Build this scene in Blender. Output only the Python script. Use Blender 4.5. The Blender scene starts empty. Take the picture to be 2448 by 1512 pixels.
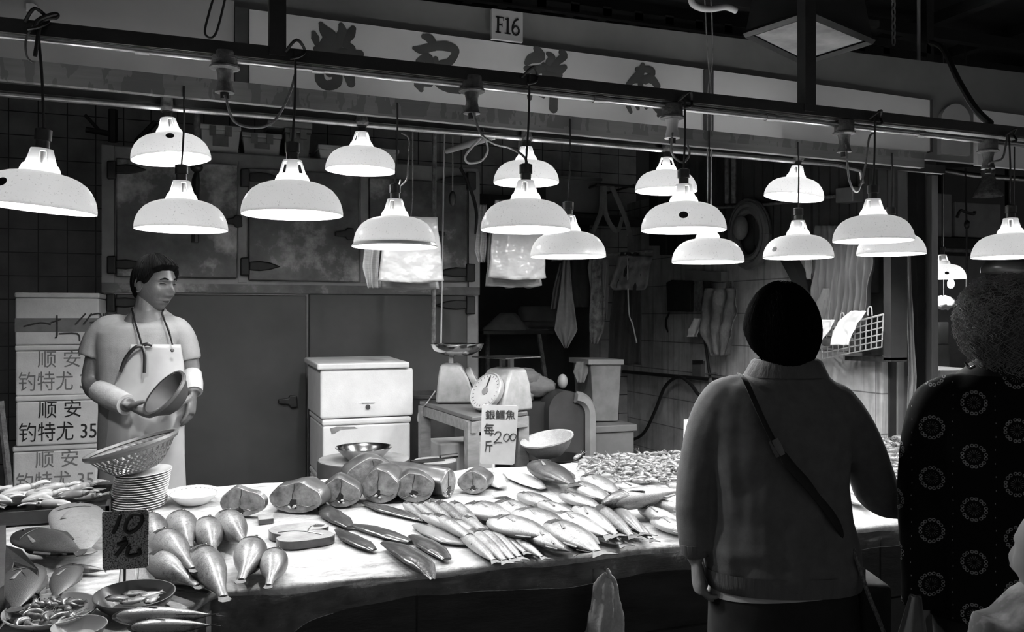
import bpy, bmesh, math, random
from mathutils import Vector, Matrix, Quaternion, noise as mnoise
random.seed(7)
SC = bpy.context.scene
COL = SC.collection
# ------------------------------------------------------------------ camera, world, exposure
F = 2060.0                      # focal length in pixels of the 2448 wide frame
YAW = math.atan(F / 5476.0)     # the stall front recedes to the right
S, C = math.sin(YAW), math.cos(YAW)
CZ = 1.55
cam_data = bpy.data.cameras.new('camera')
cam_data.sensor_width = 36.0
cam_data.lens = 36.0 * F / 2448.0
cam_data.clip_start = 0.05
cam_data.clip_end = 100
cam = bpy.data.objects.new('camera', cam_data)
COL.objects.link(cam)
cam.location = (0, 0, CZ)
cam.rotation_euler = (math.pi / 2, 0, -YAW)
SC.camera = cam
W = bpy.data.worlds.new('world')
SC.world = W
W.use_nodes = True
W.node_tree.nodes['Background'].inputs[0].default_value = (1, 1, 1, 1)
W.node_tree.nodes['Background'].inputs[1].default_value = 0.14   # dim daylight of the market lane
SC.view_settings.view_transform = 'Standard'
SC.view_settings.look = 'None'
SC.view_settings.gamma = 1.0
SC.view_settings.use_curve_mapping = False
SC.view_settings.exposure = 0.0
BULB = 560.0                    # brightness of the stall lamps' bulbs
SC.cycles.max_bounces = 8
SC.cycles.transparent_max_bounces = 12
SC.cycles.caustics_reflective = False
SC.cycles.caustics_refractive = False

RIGHT = Vector((C, -S, 0)); FWD = Vector((S, C, 0)); UP = Vector((0, 0, 1))
def pt(u, v, Y=None, D=None, X=None, z=None):
    """world point seen at photo pixel (u, v) on a plane of the stall, or at depth D"""
    t = (u - 1224) / F; w = (756 - v) / F
    rx = S + C * t; ry = C - S * t
    if Y is not None: D = Y / ry
    elif X is not None: D = X / rx
    elif z is not None: D = (z - CZ) / w
    return Vector((D * rx, D * ry, CZ + D * w))
TK = 0.077; TA = 0.78 - TK * 2.53            # the sloping table top: z = TA + TK * Y
TN = Vector((0, -TK, 1)).normalized()
def tp(u, v, h=0.0):
    t = (u - 1224) / F; w = (756 - v) / F; ry = C - S * t
    D = (TA + h - CZ) / (w - TK * ry)
    return Vector((D * (S + C * t), D * ry, CZ + D * w))
def tz(Y): return TA + TK * Y

# ------------------------------------------------------------------ mesh helpers
class MB:
    def __init__(s): s.v = []; s.f = []
    def add(s, vs, fs):
        b = len(s.v); s.v += [Vector(p) for p in vs]; s.f += [tuple(i + b for i in f) for f in fs]; return s
    def box(s, lo, hi, m=None):
        x0, y0, z0 = lo; x1, y1, z1 = hi
        vs = [(x0,y0,z0),(x1,y0,z0),(x1,y1,z0),(x0,y1,z0),(x0,y0,z1),(x1,y0,z1),(x1,y1,z1),(x0,y1,z1)]
        if m is not None: vs = [m @ Vector(p) for p in vs]
        return s.add(vs, [(0,3,2,1),(4,5,6,7),(0,1,5,4),(1,2,6,5),(2,3,7,6),(3,0,4,7)])
    def rings(s, R, cap=True, closed=True):
        n = len(R[0]); b = len(s.v)
        for r in R: s.v += [Vector(p) for p in r]
        for i in range(len(R) - 1):
            for j in range(n if closed else n - 1):
                k = (j + 1) % n
                s.f.append((b+i*n+j, b+i*n+k, b+(i+1)*n+k, b+(i+1)*n+j))
        if cap:
            s.f.append(tuple(b + j for j in reversed(range(n))))
            s.f.append(tuple(b + (len(R)-1)*n + j for j in range(n)))
        return s
    def tube(s, pts, rad, n=8, cap=True, up=None, flat=1.0):
        pts = [Vector(p) for p in pts]
        if not hasattr(rad, '__len__'): rad = [rad] * len(pts)
        R = []; pn = None
        for i, p in enumerate(pts):
            t = (pts[min(i+1, len(pts)-1)] - pts[max(i-1, 0)]).normalized()
            if pn is None:
                a = Vector(up) if up is not None else (Vector((0,0,1)) if abs(t.z) < .9 else Vector((1,0,0)))
                pn = (a - t * a.dot(t)).normalized()
            else: pn = (pn - t * pn.dot(t)).normalized()
            bn = t.cross(pn); r = rad[i]
            R.append([p + pn * (r * flat * math.cos(6.28319*k/n)) + bn * (r * math.sin(6.28319*k/n)) for k in range(n)])
        return s.rings(R, cap)
    def lathe(s, prof, c=(0,0,0), n=32, m=None, cap=False):
        c = Vector(c); R = []
        for r, z in prof:
            ring = [Vector((r*math.cos(6.28319*k/n), r*math.sin(6.28319*k/n), z)) for k in range(n)]
            if m is not None: ring = [m @ p for p in ring]
            R.append([p + c for p in ring])
        return s.rings(R, cap)
    def prism(s, poly, d, m=None):
        """polygon (list of 3D points) pushed along vector d"""
        n = len(poly); d = Vector(d); a = [Vector(p) for p in poly]; b = [p + d for p in a]
        if m is not None: a = [m @ p for p in a]; b = [m @ p for p in b]
        return s.add(a + b, [tuple(reversed(range(n))), tuple(range(n, 2*n))] + [(i, (i+1) % n, n + (i+1) % n, n + i) for i in range(n)])
    def ell(s, c, r, n=16, k=10, m=None):
        c = Vector(c); R = []
        for i in range(k + 1):
            a = math.pi * i / k; z = -math.cos(a); q = max(math.sin(a), .01)
            ring = [Vector((r[0]*q*math.cos(6.28319*j/n), r[1]*q*math.sin(6.28319*j/n), r[2]*z)) for j in range(n)]
            if m is not None: ring = [m @ p for p in ring]
            R.append([p + c for p in ring])
        return s.rings(R, True)
    def grid(s, fn, nu, nv, closed=False):
        R = [[fn(i / nu, j / nv) for j in range(nv + (0 if closed else 1))] for i in range(nu + 1)]
        return s.rings(R, False, closed)
    def mesh(s, name):
        me = bpy.data.meshes.new(name)
        me.from_pydata([tuple(p) for p in s.v], [], s.f); me.update()
        return me
    def build(s, name, mat, parent=None, smooth=40, world=True, mods=(), fixn=True):
        """one object; s.v are world coordinates"""
        vs = s.v
        if parent is not None:
            inv = wm(parent).inverted(); o0 = None
            s2 = [inv @ p for p in vs]
        else:
            lo = Vector((min(p.x for p in vs), min(p.y for p in vs), min(p.z for p in vs)))
            hi = Vector((max(p.x for p in vs), max(p.y for p in vs), max(p.z for p in vs)))
            o0 = Vector(((lo.x+hi.x)/2, (lo.y+hi.y)/2, lo.z)); s2 = [p - o0 for p in vs]
        me = bpy.data.meshes.new(name)
        me.from_pydata([tuple(p) for p in s2], [], s.f); me.update()
        if fixn:
            bm = bmesh.new(); bm.from_mesh(me); bmesh.ops.recalc_face_normals(bm, faces=bm.faces); bm.to_mesh(me); bm.free()
        return link(name, me, mat, parent, o0, smooth, mods)
def wm(o):
    m = o.matrix_basis.copy()
    while o.parent is not None: o = o.parent; m = o.matrix_basis @ m
    return m
def link(name, me, mat, parent=None, loc=None, smooth=40, mods=()):
    if smooth:
        me.shade_smooth()
        if smooth < 180: me.set_sharp_from_angle(angle=math.radians(smooth))
    o = bpy.data.objects.new(name, me); COL.objects.link(o)
    for m in (mat if isinstance(mat, (list, tuple)) else [mat]): me.materials.append(m)
    if parent is not None: o.parent = parent
    if loc is not None: o.location = loc
    for k, kw in mods:
        md = o.modifiers.new(k.lower(), k)
        for a, b in kw.items(): setattr(md, a, b)
    return o
def tag(o, label, cat, group=None, kind=None):
    if label: o['label'] = label
    if cat: o['category'] = cat
    if group: o['group'] = group
    if kind: o['kind'] = kind
    return o
def thing(name, label, cat, loc=(0,0,0), group=None, mtx=None):
    o = bpy.data.objects.new(name, None); COL.objects.link(o); o.empty_display_size = .05
    if mtx is not None: o.matrix_basis = mtx
    else: o.location = loc
    return tag(o, label, cat, group)
def struct(o): o['kind'] = 'structure'; return o
def dup(root, mtx=None, label=None, group=None):
    def cp(o, par):
        c = o.copy(); COL.objects.link(c)
        if par is not None: c.parent = par
        for ch in kids.get(o.name, []): cp(ch, c)
        return c
    kids = {}
    def walk(o):
        for ch in o.children: kids.setdefault(o.name, []).append(ch); walk(ch)
    walk(root)
    r = cp(root, None)
    if mtx is not None: r.matrix_basis = mtx
    if label: r['label'] = label
    if group: r['group'] = group
    return r
def remesh(mb, voxel, it=2, fac=.5):
    """unite overlapping closed shells into one continuous surface"""
    me = mb.mesh('tmp'); o = bpy.data.objects.new('tmp', me); COL.objects.link(o)
    bm = bmesh.new(); bm.from_mesh(me); bmesh.ops.recalc_face_normals(bm, faces=bm.faces); bm.to_mesh(me); bm.free()
    r = o.modifiers.new('r', 'REMESH'); r.mode = 'VOXEL'; r.voxel_size = voxel
    if it:
        sm = o.modifiers.new('s', 'SMOOTH'); sm.iterations = it; sm.factor = fac
    dg = bpy.context.evaluated_depsgraph_get()
    m2 = bpy.data.meshes.new_from_object(o.evaluated_get(dg))
    bpy.data.objects.remove(o); bpy.data.meshes.remove(me)
    out = MB(); out.v = [v.co.copy() for v in m2.vertices]; out.f = [tuple(p.vertices) for p in m2.polygons]
    bpy.data.meshes.remove(m2)
    return out
def frame(o, x, y):
    x = Vector(x).normalized(); y = Vector(y); y = (y - x*y.dot(x)).normalized(); z = x.cross(y)
    return Matrix(((x.x,y.x,z.x,o[0]),(x.y,y.y,z.y,o[1]),(x.z,y.z,z.z,o[2]),(0,0,0,1)))
def smooth_path(pts, n=6):
    pts = [Vector(p) for p in pts]; out = []
    for i in range(len(pts) - 1):
        a = pts[max(i-1,0)]; b = pts[i]; c = pts[i+1]; d = pts[min(i+2,len(pts)-1)]
        for k in range(n):
            t = k / n
            out.append(.5*((2*b) + (c-a)*t + (2*a-5*b+4*c-d)*t*t + (3*b-a-3*c+d)*t**3))
    return out + [pts[-1]]
def text(s, parent, mtx, size, mat, name='lettering', bold=0.0, ext=.0008, sx=1.0):
    cu = bpy.data.curves.new('t', 'FONT'); cu.body = s; cu.size = size; cu.extrude = ext; cu.offset = bold
    cu.align_x = 'CENTER'; cu.align_y = 'CENTER'; cu.resolution_u = 3
    o = bpy.data.objects.new('t', cu); COL.objects.link(o)
    dg = bpy.context.evaluated_depsgraph_get()
    me = bpy.data.meshes.new_from_object(o.evaluated_get(dg)); bpy.data.objects.remove(o)
    me.transform(mtx @ Matrix.Diagonal((sx, 1, 1, 1)))
    if parent is not None: me.transform(wm(parent).inverted())
    for m in list(me.materials): me.materials.pop()
    return link(name, me, mat, parent, None, 0)
def strokes(lines, mtx, r, parent, mat, name='handwriting'):
    mb = MB()
    for ln in lines:
        p = [mtx @ Vector((x, y, 0)) for x, y in ln]
        mb.tube(smooth_path(p, 3) if len(p) > 2 else p, r, 6)
    return mb.build(name, mat, parent, 0)

# ------------------------------------------------------------------ materials (black and white place: greys only)
def lin(g): g /= 255.0; return g/12.92 if g <= .04045 else ((g+.055)/1.055)**2.4
class N:
    def __init__(s, name):
        s.m = bpy.data.materials.new(name); s.m.use_nodes = True; s.t = s.m.node_tree; s.n = s.t.nodes; s.l = s.t.links
        s.p = s.n['Principled BSDF']; s.o = s.n['Material Output']
    def new(s, k, **kw):
        x = s.n.new(k)
        for a, b in kw.items():
            if a.startswith('i_'): x.inputs[a[2:].replace('_', ' ')].default_value = b
            else: setattr(x, a, b)
        return x
    def math(s, op, a, b=None, c=None):
        x = s.n.new('ShaderNodeMath'); x.operation = op
        for i, q in enumerate((a, b, c)):
            if q is None: continue
            if isinstance(q, (int, float)): x.inputs[i].default_value = q
            else: s.l.new(q, x.inputs[i])
        return x.outputs[0]
    def ramp(s, fac, stops):
        x = s.n.new('ShaderNodeValToRGB'); e = x.color_ramp.elements
        while len(e) < len(stops): e.new(.5)
        for q, (pos, g) in zip(e, stops): q.position = pos; q.color = (g, g, g, 1)
        s.l.new(fac, x.inputs[0]); return x.outputs[0]
    def obj(s, rnd=True):
        tc = s.n.new('ShaderNodeTexCoord')
        if not rnd: return tc.outputs['Object']
        oi = s.n.new('ShaderNodeObjectInfo'); ad = s.new('ShaderNodeVectorMath', operation='MULTIPLY_ADD')
        ad.inputs[1].default_value = (1,1,1)
        s.l.new(tc.outputs['Object'], ad.inputs[0]); s.l.new(oi.outputs['Random'], ad.inputs[2]); return ad.outputs[0]
    def noise(s, vec, sc, detail=4, rough=.6, stretch=None):
        if stretch:
            mp = s.n.new('ShaderNodeMapping'); mp.inputs['Scale'].default_value = stretch; s.l.new(vec, mp.inputs[0]); vec = mp.outputs[0]
        x = s.n.new('ShaderNodeTexNoise'); x.inputs['Scale'].default_value = sc; x.inputs['Detail'].default_value = detail
        x.inputs['Roughness'].default_value = rough; s.l.new(vec, x.inputs['Vector']); return x.outputs[0]
    def bump(s, h, k, d=.01):
        b = s.n.new('ShaderNodeBump'); b.inputs['Strength'].default_value = k; b.inputs['Distance'].default_value = d
        s.l.new(h, b.inputs['Height']); s.l.new(b.outputs[0], s.p.inputs['Normal'])
def M(name, lo, hi=None, rough=.6, metal=0.0, sc=8, bump=0.0, bsc=None, stretch=None, spec=.5, a=.3, b=.7, coat=0, sss=0):
    """grey procedural material: noise between two grey albedos"""
    q = N(name); q.p.inputs['Roughness'].default_value = rough; q.p.inputs['Metallic'].default_value = metal
    q.p.inputs['Specular IOR Level'].default_value = spec
    if coat: q.p.inputs['Coat Weight'].default_value = coat; q.p.inputs['Coat Roughness'].default_value = .12
    hi = lo if hi is None else hi
    vec = q.obj()
    f = q.noise(vec, sc, stretch=stretch)
    q.l.new(q.ramp(f, [(a, lo), (b, hi)]), q.p.inputs['Base Color'])
    if bump: q.bump(q.noise(vec, bsc or sc * 3, stretch=stretch), bump)
    return q.m
def emit(name, g, k):
    q = N(name); e = q.new('ShaderNodeEmission'); e.inputs[0].default_value = (g,g,g,1); e.inputs[1].default_value = k
    q.l.new(e.outputs[0], q.o.inputs[0]); return q.m
def tiles(name, lo, hi, mortar, w, h, axis='x', stain=0.0):
    q = N(name); sep = q.n.new('ShaderNodeSeparateXYZ'); com = q.n.new('ShaderNodeCombineXYZ')
    v = q.obj(False); q.l.new(v, sep.inputs[0]); q.l.new(sep.outputs[0 if axis == 'x' else 1], com.inputs[0]); q.l.new(sep.outputs[2], com.inputs[1])
    b = q.new('ShaderNodeTexBrick', offset=0.0, squash=1.0); q.l.new(com.outputs[0], b.inputs['Vector'])
    b.inputs['Scale'].default_value = 1; b.inputs['Mortar Size'].default_value = .004; b.inputs['Brick Width'].default_value = w; b.inputs['Row Height'].default_value = h
    b.inputs['Color1'].default_value = (lo,)*3 + (1,); b.inputs['Color2'].default_value = (hi,)*3 + (1,); b.inputs['Mortar'].default_value = (mortar,)*3 + (1,)
    n = q.ramp(q.noise(v, 5), [(.3, .6), (.7, 1.1)])
    mx = q.new('ShaderNodeMix', data_type='RGBA', blend_type='MULTIPLY'); mx.inputs[0].default_value = 1
    q.l.new(b.outputs['Color'], mx.inputs[6]); q.l.new(n, mx.inputs[7])
    out = mx.outputs[2]
    if stain:
        d = q.ramp(q.noise(v, 3, stretch=(6, 6, .4)), [(.5, 1), (.7, 1 - stain)])
        m2 = q.new('ShaderNodeMix', data_type='RGBA', blend_type='MULTIPLY'); m2.inputs[0].default_value = 1
        q.l.new(out, m2.inputs[6]); q.l.new(d, m2.inputs[7]); out = m2.outputs[2]
    q.l.new(out, q.p.inputs['Base Color']); q.p.inputs['Roughness'].default_value = .3
    q.bump(b.outputs['Fac'], -.4, .003)
    return q.m
def shade_mat(name, dif, tra, speck=.75):
    """thin translucent plastic that glows when its bulb is lit, dusty on the outside"""
    q = N(name); v = q.obj()
    sp = q.ramp(q.noise(v, 160, 2, .7), [(.62, 1.0), (.72, speck)])
    d = q.new('ShaderNodeBsdfDiffuse'); t = q.new('ShaderNodeBsdfTranslucent'); g = q.new('ShaderNodeBsdfGlossy')
    g.inputs['Roughness'].default_value = .2
    for nd, k in ((d, dif), (t, tra)):
        mx = q.new('ShaderNodeMix', data_type='RGBA', blend_type='MULTIPLY'); mx.inputs[0].default_value = 1
        mx.inputs[6].default_value = (k, k, k, 1); q.l.new(sp, mx.inputs[7]); q.l.new(mx.outputs[2], nd.inputs[0])
    a = q.new('ShaderNodeAddShader'); q.l.new(d.outputs[0], a.inputs[0]); q.l.new(t.outputs[0], a.inputs[1])
    mix = q.new('ShaderNodeMixShader'); mix.inputs[0].default_value = .04; q.l.new(a.outputs[0], mix.inputs[1]); q.l.new(g.outputs[0], mix.inputs[2])
    q.l.new(mix.outputs[0], q.o.inputs[0]); return q.m
def film_mat(name, g=.8, tr=.75, rough=.15):
    """clear wrinkled plastic sheet"""
    q = N(name); v = q.obj(); t = q.new('ShaderNodeBsdfTransparent'); mix = q.new('ShaderNodeMixShader')
    q.p.inputs['Base Color'].default_value = (g, g, g, 1); q.p.inputs['Roughness'].default_value = rough
    q.bump(q.noise(v, 14, 6, .7, stretch=(1, 2.5, 1)), .9, .02)
    f = q.ramp(q.noise(v, 9, 5, .7, stretch=(1, 3, 1)), [(.35, 1 - tr), (.75, min(1, 1.5 - tr))])
    q.l.new(f, mix.inputs[0]); q.l.new(t.outputs[0], mix.inputs[1]); q.l.new(q.p.outputs[0], mix.inputs[2])
    q.l.new(mix.outputs[0], q.o.inputs[0]); return q.m

m_dark_steel = M('dark_painted_steel', .015, .035, .5, sc=6, bump=.2)
m_pipe = M('galvanised_pipe', .3, .55, .3, .9, sc=20)
m_black = M('black_plastic', .008, .014, .35, spec=.6)
m_cord = M('black_cord', .01, .02, .6)
m_greycord = M('dusty_grey_cord', .12, .3, .7, sc=40)
m_rust = M('dusty_metal', .06, .2, .7, sc=30, bump=.4)
m_white = M('white_enamel', .7, .8, .3, sc=4)
m_porcelain = M('white_porcelain', .72, .8, .15, sc=4, spec=.6)
m_ink = M('black_ink', .006, .012, .6)
m_greyink = M('grey_marker_ink', .03, .06, .7)
m_skin = M('skin', .2, .25, .45, sc=25, bump=.1, bsc=120)
m_hair = M('black_hair', .003, .006, .65, spec=.04, sc=60, bump=.1, bsc=90, stretch=(8, 8, 1))
# ------------------------------------------------------------------ the setting
m_floor = M('wet_concrete', .05, .1, .35, sc=3, bump=.2)
m_wallL = tiles('grey_wall_tiles', .36, .46, .04, .195, .175)
m_wallR = tiles('pale_wall_tiles', .58, .66, .22, .78, .245, 'y', .45)
m_dark = M('dark_paint', .012, .025, .8, sc=5)
m_roof = M('dark_roof', .01, .02, .8, sc=3)
struct(MB().box((-7,-4,-.1),(12,2.62,0)).build('floor', m_floor))
struct(MB().box((-3,2.62,-.1),(12,7.4,.10)).build('floor_stall', m_floor))
struct(MB().box((-3,7.3,.1),(4.02,7.4,3.66)).build('wall_back', m_wallL))
struct(MB().box((-3,2.7,.1),(-2.9,7.3,3.66)).build('wall_left', m_wallL))
struct(MB().box((3.92,4.08,.1),(4.02,7.3,2.62)).build('wall_right', m_wallR))
m_neigh = M('neighbour_wall_paint', .10, .14, .8, sc=2)
struct(MB().box((4.02,7.3,.1),(12,7.4,3.66)).build('wall_neighbour', m_neigh))
struct(MB().box((-7,-.6,3.66),(12,7.4,3.75)).build('ceiling', m_roof))
struct(MB().box((-2.9,4.1,3.30),(3.92,7.3,3.34)).build('ceiling_stall', m_dark))
b = MB()
for i in range(9):
    b.box((2.6+i*.75,3.0,3.58),(2.68+i*.75,7.2,3.66))
for i in range(5):
    b.box((2.6,4.6+i*.5,3.5),(9,4.66+i*.5,3.58))
struct(b.build('ceiling_joists', m_roof))

struct(MB().box((1.75,7.15,.1),(3.45,7.25,2.62)).build('wall_back_shade', m_dark))  # dark sheet added to stand for the shade deep in the recess
# ------------------------------------------------------------------ sign board above the stall
YF = 4.0
def quad(us, Y, d=.03, mb=None):
    mb = mb or MB(); return mb.prism([pt(u, v, Y=Y) for u, v in us], (0, d, 0))
m_band = M('dull_grey_board', .2, .25, .7, sc=3)
m_panel = M('pale_sign_sheet', .8, .88, .6, sc=2)
m_panel2 = M('pale_board_sheet', .42, .48, .6, sc=2)
m_div = M('dark_sign_frame', .05, .07, .7)
sg = thing('sign_board', 'long pale sign board with brush-written characters above the lamps', 'sign', pt(1224, 330, Y=YF+.02))
quad([(-160,-140),(2700,205),(2700,420),(-160,190)], YF+.03, .04).build('backing', m_band, sg, 0)
quad([(-160,-120),(560,2),(560,215),(-160,140)], YF, .03).build('panel', m_panel2, sg, 0)
quad([(596,22),(1683,165),(1683,325),(596,240)], YF, .03).build('panel', m_panel, sg, 0)
quad([(1706,168),(2226,240),(2226,362),(1706,327)], YF, .03).build('panel', m_panel, sg, 0)
quad([(2337,262),(2620,298),(2620,420),(2337,395)], YF, .03).build('panel', m_panel, sg, 0)
for a, c in ((562,594),(1684,1705)):
    quad([(a,v0) for v0 in [15+(a-562)*.134]]+[(c,15+(c-562)*.134),(c,235+(c-562)*.08),(a,235+(a-562)*.08)], YF-.012, .04).build('divider', m_div, sg, 0)
quad([(2226,238),(2230,238),(2230,364),(2226,364)], YF-.01, .03).build('divider', m_div, sg, 0)
arc = [(2250+35*(1-math.cos(math.pi*k/14)), 290-42*math.sin(math.pi*k/14)) for k in range(15)]
quad(arc+[(2320,372),(2250,368)], YF, .03).build('arch_panel', m_panel2, sg, 0)
m_char = M('faded_sign_paint', .07, .1, .7, sc=4)
sl = Vector((1,0,-.009)).normalized()
BR = {0:[[(200,170,12),(225,215,28),(265,265,40),(235,310,30),(190,345,18)],[(150,235,12),(160,270,22),(170,310,14)],[(345,180,14),(355,230,26),(330,290,30),(300,350,24)],[(430,205,16),(410,245,26),(370,300,24),(420,345,20)],[(165,350,14),(300,365,24),(480,385,20)],[(270,380,24),(268,450,24),(262,520,22)],[(190,510,22),(195,570,26),(240,610,26),(310,590,28),(318,520,26)],[(385,470,16),(400,530,30),(415,595,22)]],1:[[(935,262,14),(975,275,26),(1000,310,22),(1010,350,12)],[(865,345,10),(905,355,22),(960,345,24),(1020,330,24),(1095,330,28),(1150,350,26),(1160,380,20),(1120,440,22),(1060,450,16)],[(900,440,18),(960,400,22),(975,450,26)],[(880,560,14),(900,600,30),(915,640,14)],[(900,590,20),(980,600,16)],[(1020,420,14),(1030,520,20),(1040,590,26),(1110,625,28),(1190,640,24)],[(960,470,16),(950,560,18)]],2:[[(1740,350,20),(1765,400,34),(1700,420,28),(1670,450,16)],[(1665,490,16),(1720,500,26),(1790,490,22)],[(1820,385,12),(1850,410,22),(1830,445,22)],[(1920,375,20),(1935,400,24),(1890,440,20),(1850,480,18)],[(1790,460,12),(1830,490,20),(1900,500,28),(1940,480,16)],[(1800,525,20),(1900,535,22)],[(1680,540,16),(1690,620,24),(1690,700,14)],[(1750,670,12),(1790,690,10)],[(1860,560,26),(1862,680,26),(1860,775,26)],[(1720,570,20),(1760,640,16)]],3:[[(95,405,14),(80,450,22),(40,490,20),(5,520,12)],[(60,430,12),(130,430,20),(155,450,18),(110,500,18)],[(30,500,12),(100,490,20),(150,490,24),(185,530,18)],[(80,520,16),(90,580,16)],[(5,655,14),(20,690,10)],[(60,650,14),(65,670,10)],[(110,650,14),(115,665,10)],[(175,660,20),(200,690,22),(190,715,8)],[(0,560,14),(180,600,16)],[(10,620,14),(180,640,14)]]}
for ci, lst in BR.items():
    mb = MB(); k_ = 1/2.582 if ci == 3 else 1/2.985; ox = 1500 if ci == 3 else 700
    for ln in lst:
        P_ = smooth_path([pt(ox+x*k_, y*k_, Y=YF-.002) for x, y, _ in ln], 4); rr = [w*k_*1.4*4.1/F for _, _, w in ln]
        ri = [rr[min(int(i/4),len(rr)-2)]+(rr[min(int(i/4),len(rr)-2)+1]-rr[min(int(i/4),len(rr)-2)])*(i/4-min(int(i/4),len(rr)-2)) for i in range(len(P_))]
        mb.tube(P_, ri, 10, True, (0,1,0), .06)
        for p_, r_ in ((P_[0], ri[0]), (P_[-1], ri[-1])): mb.ell(p_, (r_,r_*.06,r_), 12, 6)
    mb.build('lettering', m_char, sg, 60)
pq = thing('number_plaque', 'small pale plaque reading F16 fixed on the sign board', 'plaque', pt(1213, 98, Y=YF-.02))
quad([(1176,20),(1250,30),(1250,101),(1176,92)], YF-.03, .02).build('plate', M('plaque_white', .5, .55, .5), pq, 0)
fp = frame(pt(1213,62,Y=YF-.0315), (1,0,-.012), (0,0,1)); ft = MB()
for x0, y0, x1, y1 in ((-.054,-.04,-.043,.04),(-.062,-.04,-.034,-.034),(-.062,.034,-.018,.04),(-.022,.022,-.018,.04),(-.043,-.002,-.026,.004),(-.029,-.008,-.026,.010),
                       (-.004,-.04,.007,.04),(-.014,-.04,.017,-.034),(-.012,.03,-.002,.035)):
    ft.prism([fp @ Vector((x0,y0,0)), fp @ Vector((x1,y0,0)), fp @ Vector((x1,y1,0)), fp @ Vector((x0,y1,0))], (0,-.0012,0))
ft.tube([fp @ Vector((.044+.017*math.cos(t), -.018+.021*math.sin(t), 0)) for t in [6.28319*k/20 for k in range(21)]], .005, 6)
ft.tube(smooth_path([fp @ Vector((x,y,0)) for x, y in ((.027,-.018),(.028,.002),(.036,.024),(.047,.036),(.058,.04))], 4), [.005]*16+[.002], 6)
ft.build('lettering', m_ink, pq, 0)

# perforated tray above the board, with an added glowing panel beyond its holes
tr = MB()
for i in range(19):
    x0 = .55 + i*.19
    tr.box((x0,4.12,3.15),(x0+.05,4.75,3.2))
for j in range(8): tr.box((.5,4.12+j*.09,3.14),(4.2,4.155+j*.09,3.19))
tag(tr.build('cable_tray', m_dark, None, 0), 'dark perforated tray above the sign board', 'tray')
struct(MB().box((.6,4.9,3.62),(4.0,5.6,3.65)).build('ceiling_glow_panel', emit('tray_backlight', 1, .35), None, 0))  # added glow that brightens the holes of the tray

# ------------------------------------------------------------------ lamp rails
Y1, Y2, Y3 = 2.84, 3.33, 3.92
def line_bar(u0, v0, u1, v1, Y, dz, dy, mb=None):
    a, b_ = pt(u0, v0, Y=Y), pt(u1, v1, Y=Y); mb = mb or MB()
    return mb.prism([a, b_, b_ - Vector((0,0,dz)), a - Vector((0,0,dz))], (0, dy, 0))
beam = thing('lamp_beam', 'dark steel beam along the front carrying the front row of lamps', 'beam', pt(1224, 190, Y=Y1))
line_bar(-120, 27, 2600, 321, Y1, .042, .05).build('rail', m_dark_steel, beam, 0)
line_bar(-120, 56, 2600, 342, Y1+.012, .012, .04).build('lip', M('worn_steel_lip', .08, .2, .5, .4, sc=30), beam, 0)
for u, vb in ((664,118),(1936,255)):
    p = pt(u, vb, Y=Y1)
    MB().box((p.x-.026,Y1-.005,p.z-.02),(p.x+.026,Y1+.045,3.66)).build('hanger_post', m_dark_steel, beam, 0)
pp = thing('conduit_pipe', 'galvanised conduit pipe clipped under the front beam', 'pipe', pt(1224, 215, Y=Y1+.03))
MB().tube([pt(-120,70,Y=Y1+.03), pt(2600,363,Y=Y1+.03)], .0125, 12).build('pipe', m_pipe, pp)
for u in (340, 760, 1430, 1840, 2200):
    p = pt(u, 83+u*.1078, Y=Y1+.03); MB().tube([p-Vector((.02,0,0)), p+Vector((.02,0,0))], .016, 12).build('coupling', m_pipe, pp)
# middle batten with printed upper face
q = N('printed_batten'); v = q.obj(False); sp = q.n.new('ShaderNodeSeparateXYZ'); q.l.new(v, sp.inputs[0])
st = q.math('MULTIPLY', q.math('GREATER_THAN', sp.outputs[2], .045), q.math('GREATER_THAN', q.noise(v, 6, 3, .6, (3,1,1)), .5))
q.l.new(q.ramp(q.math('MULTIPLY_ADD', st, -.5, q.noise(v, 14, stretch=(.2,1,3))), [(.1,.14),(.6,.22)]), q.p.inputs['Base Color']); q.p.inputs['Roughness'].default_value = .7
a = pt(-120,124,Y=Y2); c_ = pt(2210,366,Y=Y2)
mbb = MB().prism([a, c_, c_-Vector((0,0,.075)), a-Vector((0,0,.075))], (0,.03,0))
bt = tag(mbb.build('wooden_batten', q.m, None, 0), 'printed wooden batten carrying the middle row of lamps', 'batten')
rl = thing('lamp_rail', 'dark rear rail with bright pipe holding the back row of lamps', 'rail', pt(1224, 320, Y=Y3))
line_bar(-120, 188, 2260, 396, Y3+.02, .05, .03).build('rail', m_dark_steel, rl, 0)
MB().tube([pt(-120,214,Y=Y3), pt(2000,394,Y=Y3), pt(2055,408,Y=Y3), pt(2062,440,Y=Y3)], .0135, 12).build('pipe', m_pipe, rl)

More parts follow.
